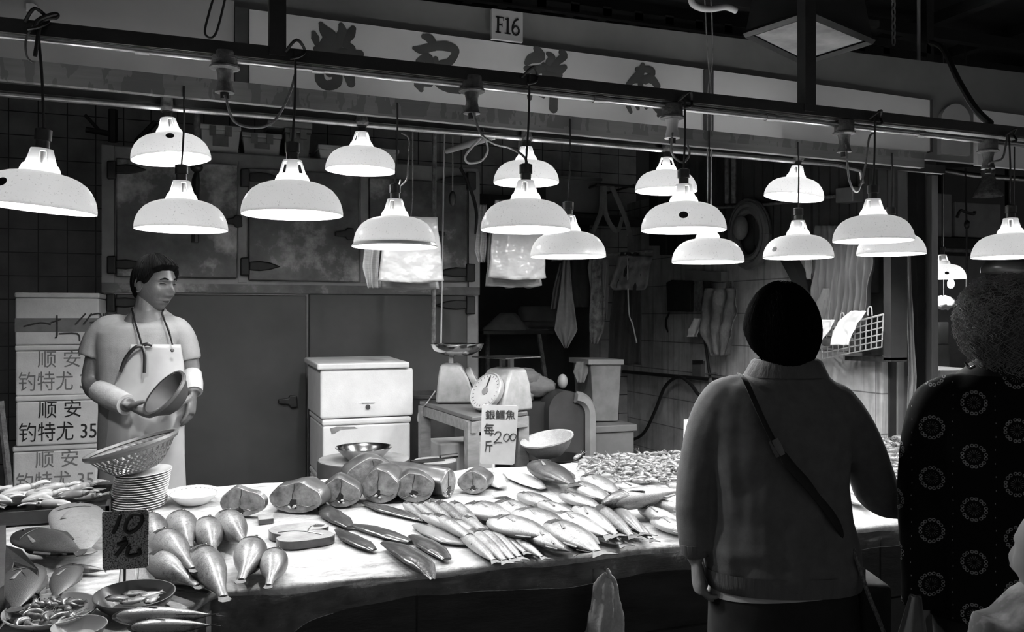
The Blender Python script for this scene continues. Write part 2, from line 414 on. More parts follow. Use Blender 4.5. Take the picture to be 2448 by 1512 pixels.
# ------------------------------------------------------------------ pendant lamps
m_shade = shade_mat('white_plastic_shade', .45, .30, .6)
m_collar = shade_mat('clear_white_collar', .45, .5, 1)
m_bulb = emit('glowing_bulb', 1, BULB)
m_stk = M('dark_sticker', .02, .05, .4)
RS = .16
def make_lamp(tiltable=True):
    r = thing('pendant_lamp', 'x', 'lamp')
    prof = [(1,0),(1.0,.06),(.985,.16),(.95,.27),(.885,.39),(.79,.5),(.66,.585),(.52,.635),(.4,.66),(.33,.672)]
    MB().lathe([(a*RS, z*RS) for a, z in prof], n=48).build('shade', m_shade, r, 60, mods=(('SOLIDIFY', dict(thickness=.003)),))
    n = 24; cp = [(.35,.655),(.335,.72),(.30,.80),(.27,.82),(.235,.93),(.20,1.05),(.185,1.10),(.12,1.11)]
    cb = MB(); R = []
    for a, z in cp:
        R.append([Vector((a*RS*math.cos(6.28319*k/n), a*RS*math.sin(6.28319*k/n), z*RS)) for k in range(n)])
    for rg in R: cb.v += rg
    for i in range(len(R)-1):
        for j in range(n):
            if i in (3, 4) and j % 6 in (0, 1): continue
            k = (j+1) % n; cb.f.append((i*n+j, i*n+k, (i+1)*n+k, (i+1)*n+j))
    cb.build('collar', m_collar, r, 50, mods=(('SOLIDIFY', dict(thickness=.003)),))
    so = MB().lathe([(.001,.128),(.017,.128),(.019,.14),(.019,.2),(.023,.201),(.023,.232),(.014,.236),(.001,.236)], n=20).build('socket', m_black, r)
    MB().lathe([(.001,.128),(.012,.127),(.013,.115),(.024,.095),(.031,.07),(.028,.045),(.017,.028),(.001,.023)], n=20).build('bulb', m_bulb, r)
    return r
LAMP = make_lamp()
def sticker(parent, ang, zz, rad=.017):
    """small round label on the curved shade"""
    prof = [(1.0,.06),(.985,.16),(.95,.27),(.885,.39),(.79,.5),(.66,.585)]
    def at(z):
        for (r0,z0),(r1,z1) in zip(prof, prof[1:]):
            if z0 <= z <= z1: return r0+(r1-r0)*(z-z0)/(z1-z0)
        return .95
    n = 16; vs = []; z = zz; rr = at(z)
    for ring in (0, 1):
        for k in range(n):
            dz = rad*ring*math.sin(6.28319*k/n)/RS; da = rad*ring*math.cos(6.28319*k/n)/(RS*rr)
            q_ = at(min(max(z+dz*.8, .06), .58))*RS + .0032
            vs.append(Vector((q_*math.cos(ang+da), q_*math.sin(ang+da), (z+dz*.8)*RS)))
    f = [(i, (i+1)%n, n+(i+1)%n, n+i) for i in range(n)]
    m = wm(parent)
    mb = MB(); mb.add([m @ p for p in vs], f); mb.build('sticker', m_stk, parent)
fronts = [(88,500,'front row, leftmost of all, tilted, cut by the picture edge',(88,46),5,0),
 (699,515,'front row, hung left of the first sign character',(706,118),0,0),
 (1257,551,'front row, hung before the paler bags',(1266,180),0,0),
 (1634,552,'front row, round dark sticker in its middle',(1637,238),0,0),
 (2087,577,'front row, tied with rope above the wire basket',(2091,280),0,0),
 (2416,616,'front row, above the grey haired shopper',(2412,322),0,0)]
mids = [(434,550,'middle row, first from the left, over the vendor',(440,206),0),
 (944,584,'middle row, all white with flat rim, before plastic bags',(950,246),1),
 (1358,615,'middle row, partly behind a front lamp by the bags',(1363,284),0),
 (1692,628,'middle row, right below the lamp with a sticker',(1695,312),0),
 (1908,617,'middle row, small sticker at its left rim',(1908,340),0),
 (2130,609,'middle row, mostly hidden behind a front lamp',(2133,366),0)]
backs = [(410,382,'back row, dark oval sticker, tilted, nearest the left end',-5),
 (863,409,'back row, second from the left before stacked boxes',1),
 (1258,438,'back row, partly behind the black cord of a lower lamp',0),
 (1592,458,'back row, peeping over the lamp with the sticker',1),
 (1897,473,'back row, rightmost, tilted up to the right',7)]
def place(u, v, Y, label, grp, tilt=0, spin=0, first=False):
    p = pt(u, v, Y=Y)
    mt = Matrix.Translation(p) @ Matrix.Rotation(math.radians(tilt), 4, FWD) @ Matrix.Rotation(spin, 4, 'Z')
    o = LAMP if first else dup(LAMP, mt)
    o.matrix_basis = mt; tag(o, 'white pendant lamp, ' + label, 'lamp', grp); return o, p, mt
def cord(o, a, b_, mat=None, r=.004, sag=0, knot=False):
    m_ = (a+b_)/2 + Vector((.004, 0, 0))
    MB().tube(smooth_path([a, m_, b_], 5), r, 8).build('cord', mat or m_cord, o)
    if knot:
        MB().tube(smooth_path([b_+Vector((-.03,0,-.01)), b_+Vector((0,-.035,.02)), b_+Vector((.03,0,.0)), b_+Vector((.01,-.03,-.03)), b_+Vector((-.02,-.03,-.04))], 5), .005, 6).build('knot', mat or m_cord, o)
lamps = []
for i, (u, v, lb, top, tilt, sp_) in enumerate(fronts):
    o, p, mt = place(u, v, Y1, lb, 'front row lamps', tilt, .4*i, i == 0); lamps.append((o, mt))
for i, (u, v, lb, top, kind) in enumerate(mids):
    o, p, mt = place(u, v, Y2, lb, 'middle row lamps', 0, .7*i); lamps.append((o, mt))
for i, (u, v, lb, tilt) in enumerate(backs):
    o, p, mt = place(u, v, Y3, lb, 'back row lamps', tilt, .5*i); lamps.append((o, mt))
FAR = place(2252, 667, 4.8, 'far beyond the right post, bare bulb shining at its left', 'far lamps', 0, 0)
for (o, mt), (u, v, lb, top, tilt, s_) in zip(lamps[:6], fronts):
    cord(o, mt @ Vector((0,0,.234)), pt(top[0], top[1], Y=Y1-.008), knot=True)
for (o, mt), (u, v, lb, top, k) in zip(lamps[6:12], mids):
    cord(o, mt @ Vector((0,0,.234)), pt(top[0], top[1], Y=Y2-.006), r=.0035)
for (o, mt), (u, v, lb, t) in zip(lamps[12:], backs):
    a = mt @ Vector((0,0,.225)); pv = 214+u*.09+12
    b_ = pt(u, pv, Y=Y3); b_.y = Y3-.03
    MB().lathe([(.001,0),(.026,0),(.032,.012),(.032,.02),(.026,.03),(.024,.05),(.03,.085),(.001,.085)], a-Vector((0,0,.02)), 20).build('ceiling_rose', m_rust, o)
cam_ang = math.atan2(-C, -S)      # the side of a lamp that faces the aisle
fa = lambda mt: math.atan2(-mt.translation.y, -mt.translation.x)
sticker(lamps[3][0], fa(lamps[3][1]) - .4*3, .27, .0165)
sticker(lamps[0][0], fa(lamps[0][1]) - .66, .35, .0165)
sticker(lamps[10][0], fa(lamps[10][1]) - .7*4 - .72, .22, .014)
sticker(lamps[12][0], fa(lamps[12][1]), .45, .0165)
# the lamp with the flat rim has an enamel flange
o, mt = lamps[7]
MB().lathe([(RS*.985,-.004),(RS*1.04,-.012),(RS*1.05,-.008),(RS*.99,.004)], n=48, m=mt.to_3x3().to_4x4(), c=mt.translation).build('flange', m_white, o)

# junction boxes with socket holders and looping cords under the front conduit
jb = [(537,148,[(540,235),(560,290),(610,305),(655,290),(690,230),(706,178)],'left of the first sign character, cord looping right',m_rust),
 (1128,205,[(1128,262),(1150,320),(1185,345),(1215,352),(1250,372),(1262,395)],'below the second sign character, thin cords hanging',m_rust),
 (1607,270,[(1608,318),(1606,365),(1630,388),(1648,370),(1640,335)],'pale holder below the fourth sign character',m_white),
 (2018,308,[(2022,345),(2030,430),(2050,458),(2068,400),(2078,330),(2092,318)],'by the hanging post, deep loop',m_rust),
 (2362,352,[(2366,390),(2395,380),(2404,350),(2408,328)],'nearest the right edge, cord curving right',m_rust)]
for i, (u, v, pth, lb, mh) in enumerate(jb):
    p = pt(u, v, Y=Y1+.03); s_ = 1.0
    r = thing('lamp_holder', 'dusty lamp holder on the front conduit, ' + lb, 'lamp holder', p, 'holders on the front conduit')
    MB().lathe([(.001,.03),(.038,.03),(.04,.024),(.04,-.012),(.046,-.016),(.046,-.022),(.03,-.026),(.001,-.026)], p, 24).build('junction_box', m_rust, r)
    MB().lathe([(.001,-.024),(.026,-.026),(.022,-.045),(.021,-.06),(.026,-.085),(.03,-.098),(.001,-.098)], p, 20).build('holder', mh if i != 2 else m_white, r)
    MB().lathe([(.001,-.096),(.014,-.098),(.013,-.118),(.001,-.118)], p, 16).build('plug', m_black, r)
    MB().tube(smooth_path([p+Vector((0,0,-.11))]+[pt(a, c2, Y=Y1+.01) for a, c2 in pth], 6), .0045, 8).build('cord', m_greycord, r)
# far lamp with bare bulb beyond the right post, and an unlit dark shade
o, p, mt = FAR
sticker(o, fa(mt) + .2, .22, .014)
cord(o, mt @ Vector((0,0,.234)), Vector((p.x, 4.8, 3.66)), r=.004)
for ch in o.children:
    if ch.name.startswith('bulb'): ch.matrix_basis = Matrix.Translation(Vector((-.035,-.11,-.09))) @ Matrix.Scale(.75,4)
ud = thing('pendant_lamp', 'unlit dark lamp shade hanging above the grey haired shopper', 'lamp', pt(2425, 652, Y=3.5))
MB().lathe([(a*1.05, z*1.05) for a, z in [(.16,0),(.158,.03),(.145,.05),(.12,.066),(.06,.075),(.03,.08)]], pt(2425,652,Y=3.5), 40).build('shade', M('dark_enamel', .03, .06, .3), ud, mods=(('SOLIDIFY', dict(thickness=.003)),))
MB().tube([pt(2425,652,Y=3.5)+Vector((0,0,.08)), pt(2425,652,Y=3.5)+Vector((0,0,.75))], .004, 8).build('cord', m_cord, ud)

# ------------------------------------------------------------------ overhead bits at the top right
fl = thing('floodlight', 'square unlit floodlight with glass face hanging above the sign board', 'floodlight', pt(1925, 90, z=2.95))
fc = [pt(u, v, z=2.95) for u, v in ((1782,78),(1921,146),(2086,94),(1932,28))]
cen = sum(fc, Vector())/4
top = [cen + (p-cen)*.86 + Vector((0,0,.22)) for p in fc]
MB().rings([fc, top], True).build('hood', M('floodlight_hood', .012, .02, .6), fl, 0)
gl = [cen + (p-cen)*.84 - Vector((0,0,.004)) for p in fc]
MB().prism(gl, (0,0,-.006)).build('glass_face', M('dusty_lamp_glass', .14, .38, .3, sc=7), fl, 0)
for i in range(4):
    MB().tube([fc[i]-Vector((0,0,.008)), fc[(i+1)%4]-Vector((0,0,.008))], .018, 4).build('rim_bar', m_dark_steel, fl, 0)
MB().tube([cen+Vector((0,0,.2)), Vector((cen.x,cen.y,3.66))], .02, 8).build('stem', m_dark_steel, fl)
hp = tag(MB().tube(smooth_path([pt(1652,-30,Y=3.3), pt(1655,8,Y=3.3), pt(1690,22,Y=3.3), pt(1735,17,Y=3.3), pt(1760,26,Y=3.3)], 6), .014, 10).build('cable_sleeve', M('white_flex_sleeve', .55, .65, .5)), 'bent white cable sleeve at the top above the sign board', 'cable')
ov = thing('ceiling_bracket', 'dark roof bracket right of the floodlight', 'bracket', pt(2150, 110, Y=4.3))
quad([(2065,84),(2225,106),(2225,128),(2065,104)], 4.3, .06).build('arm', m_dark_steel, ov, 0)
p = pt(2224,100,Y=4.3); MB().box((p.x-.03,4.3,p.z-.4),(p.x+.03,4.36,3.66)).build('post', m_dark_steel, ov, 0)
tag(MB().tube(smooth_path([pt(2225,102,Y=4.0), pt(2255,118,Y=3.8), pt(2290,190,Y=3.5), pt(2330,258,Y=3.0), pt(2368,296,Y=2.86)], 6), .016, 8).build('power_cable', m_cord), 'thick dark cable running down to the right end of the beam', 'cable')
tag(MB().tube([pt(2196,170,Y=4.2), Vector((pt(2196,170,Y=4.2).x, 4.2, 3.66))], .011, 8).build('hanging_cable', M('pale_cable', .3, .4, .6)), 'pale cable hanging from the dark roof at the top right', 'cable')
ch = MB(); p0 = pt(2136, 98, Y=4.2)
for k in range(12):
    c0 = p0 + Vector((0,0,.045*k)); a = k % 2 * math.pi/2
    ch.tube([c0+Vector((.012*math.cos(t)*math.cos(a), .012*math.cos(t)*math.sin(a), .03*math.sin(t))) for t in [6.28319*i/10 for i in range(11)]], .005, 6)
tag(ch.build('hanging_chain', M('chain_steel', .3, .4, .5, .5)), 'chain hanging from the dark roof right of the floodlight', 'chain')
for u0, v0, u1, v1, lb in ((1690,78,1700,300,'left'),(1704,86,1692,290,'right')):
    tag(MB().tube(smooth_path([Vector((pt(u0-20,v0-60,Y=3.6).x,3.6,3.66)), pt(u0,v0+20,Y=3.6), pt(u1,v1-60,Y=3.6), pt(u1,v1+200,Y=3.6)], 5), .0035, 6).build('hanging_string', m_greycord), 'thin grey string, %s of the pair across the sign board' % lb, 'string', 'strings across the sign board')
kb = thing('tied_wire', 'loose end of wire tied at the left of the front beam', 'wire', pt(90, 60, Y=Y1))
MB().tube(smooth_path([pt(82,70,Y=Y1-.02), pt(92,48,Y=Y1-.03), pt(120,36,Y=Y1-.03), pt(136,34,Y=Y1-.02), pt(134,42,Y=Y1-.02), pt(100,52,Y=Y1-.02), pt(88,110,Y=Y1-.02), pt(84,135,Y=Y1-.02)], 5), .006, 7).build('loop', m_cord, kb)
MB().tube(smooth_path([pt(80,60,Y=Y1-.02), pt(62,95,Y=Y1-.02), pt(64,135,Y=Y1-.02), pt(80,150,Y=Y1-.02)], 5), .003, 6).build('strand', m_greycord, kb)
w2 = tag(MB().tube(smooth_path([pt(512,-10,Y=Y1-.01), pt(500,30,Y=Y1-.01), pt(490,80,Y=Y1-.01), pt(515,82,Y=Y1-.01), pt(540,-10,Y=Y1-.01)], 6), .0035, 6).build('hanging_wire', m_cord), 'thin dark wire dangling left of the first hanging post', 'wire')
tag(MB().prism([pt(62,8,Y=YF-.01), pt(80,8,Y=YF-.01), pt(94,19,Y=YF-.01), pt(80,25,Y=YF-.01), pt(62,26,Y=YF-.01)], (0,.008,0)).build('paper_scrap', m_white, None, 0), 'small white paper scrap stuck at the top left of the board', 'paper')
# ------------------------------------------------------------------ cold store cabinet
def bx(u0, u1, vt, vb, Y, dep, mb=None, z0=None, rnd=None):
    a = pt(u0, vt, Y=Y); b_ = pt(u1, vt, Y=Y); zb = pt(u0, vb, Y=Y).z if z0 is None else z0
    mb = mb or MB(); mb.box((a.x, Y, zb), (b_.x, Y+dep, a.z)); return mb
def bev(w=.006, n=2): return (('BEVEL', dict(width=w, segments=n, limit_method='ANGLE')),)
qs = N('scuffed_stainless'); v = qs.obj(); 
st = qs.ramp(qs.noise(v, 2.2, 6, .65), [(.35,.08),(.53,.17),(.68,.7)])
qs.l.new(st, qs.p.inputs['Base Color']); qs.p.inputs['Metallic'].default_value = .55
qs.l.new(qs.ramp(qs.noise(v, 4), [(.3,.3),(.7,.55)]), qs.p.inputs['Roughness'])
m_inox = qs.m
m_inox2 = M('dull_stainless_door', .07, .1, .45, .35, sc=2)
m_jamb = M('pale_metal_jamb', .25, .4, .4, .5, sc=5)
YR = 5.7
fr = thing('cold_cabinet', 'large stainless cold store cabinet with strap hinges behind the vendor', 'refrigerator', pt(690, 900, Y=YR))
a = pt(243,343,Y=YR); e = pt(1147,343,Y=YR); fr.location = ((a.x+e.x)/2, YR+.5, .1)
MB().box((a.x, YR+.02, .1), (e.x, YR+1.2, a.z)).build('carcass', m_jamb, fr, 0, mods=bev(.01))
bx(243, 1147, 676, 698, YR-.003, .03).build('rail', m_inox, fr, 0)
bx(243, 273, 346, 700, YR, .03).build('jamb', m_jamb, fr, 0)
bx(570, 590, 385, 676, YR+.005, .03).build('jamb', m_jamb, fr, 0)
bx(862, 881, 405, 676, YR+.005, .03).build('jamb', m_jamb, fr, 0)
bx(1121, 1147, 410, 700, YR, .03).build('jamb', m_jamb, fr, 0)
m_hinge = M('black_iron_hinge', .01, .02, .5, sc=20)
def hinge(door, u, v, s):
    P_ = lambda x, y: pt(u + s*x, v + y, Y=YR-.04)
    mb = MB().prism([P_(-11,-21), P_(10,-22), P_(11,22), P_(-11,22)], (0,.05,0))
    mb.prism([P_(10,-11), P_(35,-13), P_(60,-9), P_(86,1), P_(60,8), P_(35,11), P_(10,9)], (0,.03,0))
    mb.build('hinge', m_hinge, door, 0, mods=bev(.008))
doors = []
for (u0,u1,vt,vb,m,hs,lb) in ((277,567,377,662,m_inox,[(266,405,1),(266,633,1)],0),(594,859,401,671,m_inox,[(586,424,1),(586,637,1)],0),
    (884,1118,424,671,m_inox,[(1128,432,-1),(1126,652,-1)],0),(277,733,703,1330,m_inox2,[(264,724,1)],0),(739,1118,703,1330,m_inox2,[(1126,730,-1)],0)):
    d = bx(u0,u1,vt,vb,YR-.02,.05).build('door', m, fr, 0, mods=bev(.008))
    for h in hs: hinge(d, *h)
    doors.append(d)
for i, (u, v, s) in enumerate(((558,530,1),(826,560,1),(1040,560,-1),(690,962,1))):
    d = doors[(0,1,2,3)[i]]; P_ = lambda x, y: pt(u+s*x, v+y, Y=YR-.05)
    MB().prism([P_(-24,-6), P_(0,-9), P_(4,-16), P_(20,-14), P_(22,12), P_(6,14), P_(0,6), P_(-24,4)], (0,.04,0)).build('handle', m_hinge, d, 0, mods=bev(.006))
# things stacked on top of the cabinet
ztop = a.z
m_ptub = M('cloudy_plastic_tub', .6, .8, .3, sc=6); m_ptub2 = M('grey_plastic_tub', .4, .5, .4, sc=6); m_dtub = M('dark_plastic_tub', .14, .25, .4, sc=8)
for nm, lb, u0, u1, vt, m in (('storage_tub','cloudy plastic tub with clipped lid, tallest on the cabinet',480,574,296,m_ptub),
   ('storage_tub','plain grey plastic tub between two others on the cabinet',580,672,315,m_ptub2),
   ('storage_tub','dark tub on the cabinet with a flat box across it',682,743,305,m_dtub),
   ('storage_tub','long pale tub at the right on top of the cabinet',762,952,345,m_ptub)):
    x0, x1 = pt(u0,vt,Y=YR+.05).x, pt(u1,vt,Y=YR+.05).x; z1 = pt(u0,vt,Y=YR+.05).z
    r = thing(nm, lb, 'tub', ((x0+x1)/2, YR+.25, ztop), 'tubs on top of the cabinet')
    h = z1-ztop; t = .012
    MB().prism([(x0+t,YR+.06,ztop),(x1-t,YR+.06,ztop),(x1,YR+.05,z1-.03),(x0,YR+.05,z1-.03)], (0,.4,0)).build('body', m, r, 0, mods=bev(.008))
    MB().box((x0-.006,YR+.04,z1-.03),(x1+.006,YR+.46,z1)).build('lid', m, r, 0, mods=bev(.006))
    w = x1-x0
    for k in (.3, .7): MB().box((x0+w*k-.02,YR+.03,z1-.07),(x0+w*k+.02,YR+.045,z1-.01)).build('clip', m_dtub, r, 0)
    MB().box((x0+w*.3,YR+.046,ztop+.04),(x1-w*.3,YR+.062,z1-.06)).build('label_panel', m_dtub, r, 0)
x0, x1 = pt(640,300,Y=YR+.05).x, pt(748,300,Y=YR+.05).x; zt = pt(682,305,Y=YR+.05).z
tag(MB().box((x0,YR+.06,zt),(x1,YR+.4,zt+.045)).build('flat_box', m_ptub2, None, 0, mods=bev()), 'flat grey box lying across the dark tub on the cabinet', 'box')
r = thing('wall_bracket', 'dark iron bracket above the left end of the cabinet', 'bracket', pt(275,300,Y=6.5))
MB().tube([pt(203,275,Y=6.6), pt(243,318,Y=6.6)], .012, 6).build('strut', m_dark_steel, r)
MB().tube([pt(270,262,Y=6.6), pt(270,340,Y=6.6)], .03, 6).build('post', m_dark_steel, r)
MB().tube([pt(325,340,Y=6.6), pt(372,292,Y=6.6)], .02, 6).build('strut', m_dark_steel, r)
MB().tube([pt(205,310,Y=6.6), pt(275,322,Y=6.6)], .02, 6).build('arm', m_dark_steel, r)
r = thing('hanging_pipe', 'dark pipe with round hook hanging before the cabinet, behind a lamp', 'pipe', pt(470,300,Y=5.2))
MB().tube([Vector((pt(470,285,Y=5.2).x,5.2,3.3)), pt(470,395,Y=5.2)], .02, 10).build('pipe', m_rust, r)
MB().ell(pt(470,400,Y=5.2), (.035,.035,.03)).build('ball', m_black, r)
MB().tube([pt(471,410,Y=5.2), pt(468,430,Y=5.2), pt(466,580,Y=5.2)], [.012,.022,.02], 8).build('tool_handle', m_black, r)

# ------------------------------------------------------------------ foam cartons with handwriting
m_foam = M('dull_white_foam', .6, .72, .7, sc=12, bump=.15, bsc=120)
m_foamw = M('white_foam', .72, .82, .6, sc=10, bump=.15, bsc=120)
YC = 5.24
vs_ = [699, 826, 948, 1069, 1192]
info = [('topmost of the stack, scribbled, dark taped band',None,None),('second from the top of the stack, faint writing','\u987a \u5b89','\u9493\u7279\u5c24 35'),
  ('third from the top of the stack, boldest black writing','\u987a \u5b89','\u9493\u7279\u5c24 35'),('lowest visible in the stack, pale writing','\u987a \u5b89','\u9493\u7279\u5c24 35')]
zs = [pt(35, v, Y=YC).z for v in vs_]
cx0, cx1 = pt(36,800,Y=YC).x, pt(237,800,Y=YC).x
for i in range(4):
    dx = (0.0,.0,.004,-.012)[i]; dy = (0,.01,0,.015)[i]
    x0, x1, z1, z0 = cx0+dx, cx1+dx, zs[i], zs[i+1]
    r = thing('foam_carton', 'foam carton left of the vendor, ' + info[i][0], 'carton', ((x0+x1)/2, YC+.2, z0), 'foam cartons stacked by the tiled wall')
    lid = .03 if i else .028
    MB().box((x0,YC+dy,z0+.001),(x1,YC+dy+.42,z1-lid-.003)).build('body', m_foam, r, 0, mods=bev(.008))
    MB().box((x0-.003,YC+dy-.004,z1-lid),(x1+.003,YC+dy+.424,z1-.001)).build('lid', m_foam, r, 0, mods=bev(.008))
    ink = (m_greyink, M('faint_marker', .12, .2, .7, sc=30), m_ink, M('pale_marker', .14, .22, .7, sc=30))[i]
    if info[i][1]:
        text(info[i][1], r, frame((x0+(x1-x0)*.52, YC+dy-.0012, z1-.085), (1,0,0), (0,0,1)), .10, ink, 'handwriting', .0002, .0004, .95)
        text(info[i][2], r, frame((x0+(x1-x0)*.5, YC+dy-.0012, z1-.205), (1,0,0), (0,0,1)), .112, ink, 'handwriting', .0002, .0004, .80)
    else:
        zz = z1-.06
        MB().box((x0-.001,YC-.002,z0+.07),(x1+.001,YC+.01,z0+.145)).build('tape_band', M('grey_tape', .14, .2, .5, sc=20), r, 0)
        mt = frame((x0, YC-.004, z0), (1,0,0), (0,0,1))
        strokes([[(.04,.1),(.12,.12),(.17,.11)],[(.2,.16),(.2,.05),(.19,.04)],[(.17,.12),(.22,.14)],[(.29,.11),(.34,.17)],[(.33,.11),(.37,.17)],[(.36,.12),(.41,.13),(.41,.17),(.36,.16)],
           [(.42,.12),(.43,.17)],[(.44,.11),(.49,.12),(.49,.17),(.44,.17),(.44,.11)],[(.45,.14),(.48,.14)],[(.33,.05),(.37,.07)],[(.38,.04),(.44,.07)],[(.42,.03),(.48,.06),(.46,.03)],[(.21,.06),(.3,.06),(.31,.02)]], mt, .004, r, ink)
tag(MB().box((cx0+.02,YC+.03,.1),(cx1-.02,YC+.4,zs[4])).build('plinth_crate', m_dark, None, 0), 'dark crate under the stacked foam cartons', 'crate')
tag(MB().tube([pt(30,1240,Y=5.0), pt(0,960,Y=5.05)], .018, 8).build('broom_handle', m_rust), 'thin grey pole leaning left of the foam cartons', 'pole')

# ------------------------------------------------------------------ white foam boxes in the middle
YB = 4.95
bxs = [(766,988,870,1003,0,'upper white foam box with a loose lid, left of the scales','hole'),(780,981,1004,1150,.0,'stained white foam box under the upper one','stain'),(772,985,1151,1395,-.02,'white foam box at the bottom of the pile behind the fish','')]
ztops = []
for i, (u0,u1,vt,vb,dx,lb,ex) in enumerate(bxs):
    p0 = pt(u0,vt,Y=YB); x0, x1 = p0.x, pt(u1,vt,Y=YB).x; z1 = p0.z; z0 = pt(u0,vb,Y=YB).z if i < 2 else .1
    if i == 1: x0 -= .02
    r = thing('foam_box', lb, 'foam box', ((x0+x1)/2, YB+.27, z0), 'foam boxes in the middle')
    lid = .035
    zb1 = z1-lid-.002
    MB().box((x0,YB,z0+.001),(x1,YB+.55,zb1)).build('body', m_foamw, r, 0, mods=bev(.012, 3))
    if i == 0:
        mt = Matrix.Translation((x0-.02,YB-.015,z1-lid)) @ Matrix.Rotation(math.radians(1.2), 4, 'X')
        MB().box((0,0,0),(x1-x0-.005,.57,lid), mt).build('lid', m_foamw, r, 0, mods=bev(.008))
        c_ = Vector(((x0+x1)/2+.0, YB-.002, z0+.06))
        MB().lathe([(.001,0),(.014,0),(.014,.008),(.001,.008)], c_, 16, Matrix.Rotation(math.pi/2,4,'X')).build('drain_hole', M('dark_drain_hole', .03, .05), r)
        MB().box((c_.x-.035,YB-.006,c_.z+.022),(c_.x+.04,YB+.002,c_.z+.028)).build('moulded_ridge', m_foam, r, 0)
    else:
        MB().box((x0-.004,YB-.006,z1-lid),(x1+.004,YB+.556,z1-.001)).build('lid', m_foamw, r, 0, mods=bev(.01))
        if i == 1:
            mt = frame((x0, YB-.002, z1-.05), (1,0,0), (0,0,1))
            mb = MB(); mb.prism([mt @ Vector((x,y,0)) for x,y in ((.04,0),(.08,.008),(.18,.002),(.2,-.008),(.1,-.01),(.07,-.03),(.05,-.035))], (0,.004,0))
            mb.build('dirt_mark', M('dirt_grey', .2, .3, .9, sc=40), r, 0)

# ------------------------------------------------------------------ chopping blocks, bowl, cleaver
m_block = M('dark_block_side', .02, .04, .6, sc=12); m_blocktop = M('worn_block_top', .14, .24, .6, sc=15)
def block(u, v, ru, z0, lb):
    pc = pt(u, v, D=3.95); rad = ru*3.95/F
    r = thing('chopping_block', lb, 'chopping block', (pc.x, pc.y, z0), 'chopping blocks behind the fish')
    MB().lathe([(.001,z0),(rad*.96,z0),(rad,z0+.03),(rad,pc.z-.012),(rad*.98,pc.z-.004)], (pc.x,pc.y,0), 40).build('block', m_block, r, 40)
    MB().lathe([(rad*.98,pc.z-.004),(rad*.96,pc.z),(.001,pc.z)], (pc.x,pc.y,0), 40).build('cutting_face', m_blocktop, r)
    return pc, rad
pb, rb = block(870, 1096, 110, .1, 'large round dark chopping block carrying the steel bowl')
m_mirror = M('polished_steel', .55, .7, .16, 1.0, sc=6)
bw = thing('steel_bowl', 'polished steel bowl standing on the large round chopping block', 'bowl', (pb.x-.01, pb.y-.05, pb.z))
s_ = 65*3.9/F
MB().lathe([(.001,.004),(s_*.55,.004),(s_*.7,.018),(s_*.92,.045),(s_,.058),(s_*1.04,.06),(s_*1.04,.057),(s_*.95,.047),(s_*.6,.0),(.001,0)], (pb.x-.01,pb.y-.05,pb.z+.001), 40).build('bowl', m_mirror, bw)
pb2, rb2 = block(1040, 1100, 52, .1, 'smaller round chopping block right of the steel bowl, with cleaver')
cl = thing('cleaver', 'dark cleaver lying on the smaller chopping block', 'knife', (pb2.x,pb2.y,pb2.z))
mt = Matrix.Translation((pb2.x-.02,pb2.y-.02,pb2.z+.001)) @ Matrix.Rotation(.2,4,'Z')
MB().box((-.09,-.035,0),(.05,.035,.004),mt).build('blade', M('dark_blade', .04, .08, .3, .8), cl, 0)
MB().tube([mt @ Vector((.05,.015,.008)), mt @ Vector((.14,.015,.01))], .011, 8).build('handle', m_black, cl)

# ------------------------------------------------------------------ bench with two dial scales
m_wood = M('wet_bench_wood', .12, .22, .6, sc=10, stretch=(1,4,4)); m_wood2 = M('dark_bench_top', .05, .09, .5, sc=10)
ZB = 1.06
A_, B_, C_ = pt(1003,968,z=ZB), pt(1128,1008,z=ZB), pt(1262,994,z=ZB); D_ = A_ + C_ - B_
be = thing('work_bench', 'wooden bench with square legs carrying two dial scales', 'bench', ((A_.x+C_.x)/2,(A_.y+C_.y)/2,.1))
MB().prism([A_,B_,C_,D_], (0,0,.02)).build('bench_top', m_wood2, be, 0, mods=bev(.004))
for p, q_ in ((A_,B_),(B_,C_),(C_,D_),(D_,A_)):
    d = (q_-p); nrm = Vector((-d.y,d.x,0)).normalized()*.025
    MB().prism([p-Vector((0,0,.002)), q_-Vector((0,0,.002)), q_-Vector((0,0,.055)), p-Vector((0,0,.055))], nrm).build('apron_rail', m_wood, be, 0)
cc = (A_+C_)/2
for p in (A_,B_,C_,D_):
    q_ = p + (cc-p).normalized()*.04
    MB().box((q_.x-.028,q_.y-.028,.1),(q_.x+.028,q_.y+.028,ZB-.004)).build('leg', m_wood, be, 0)
m_scale = M('grey_enamel', .17, .26, .4, sc=20); m_dial = M('pale_dial', .28, .36, .3, sc=10)
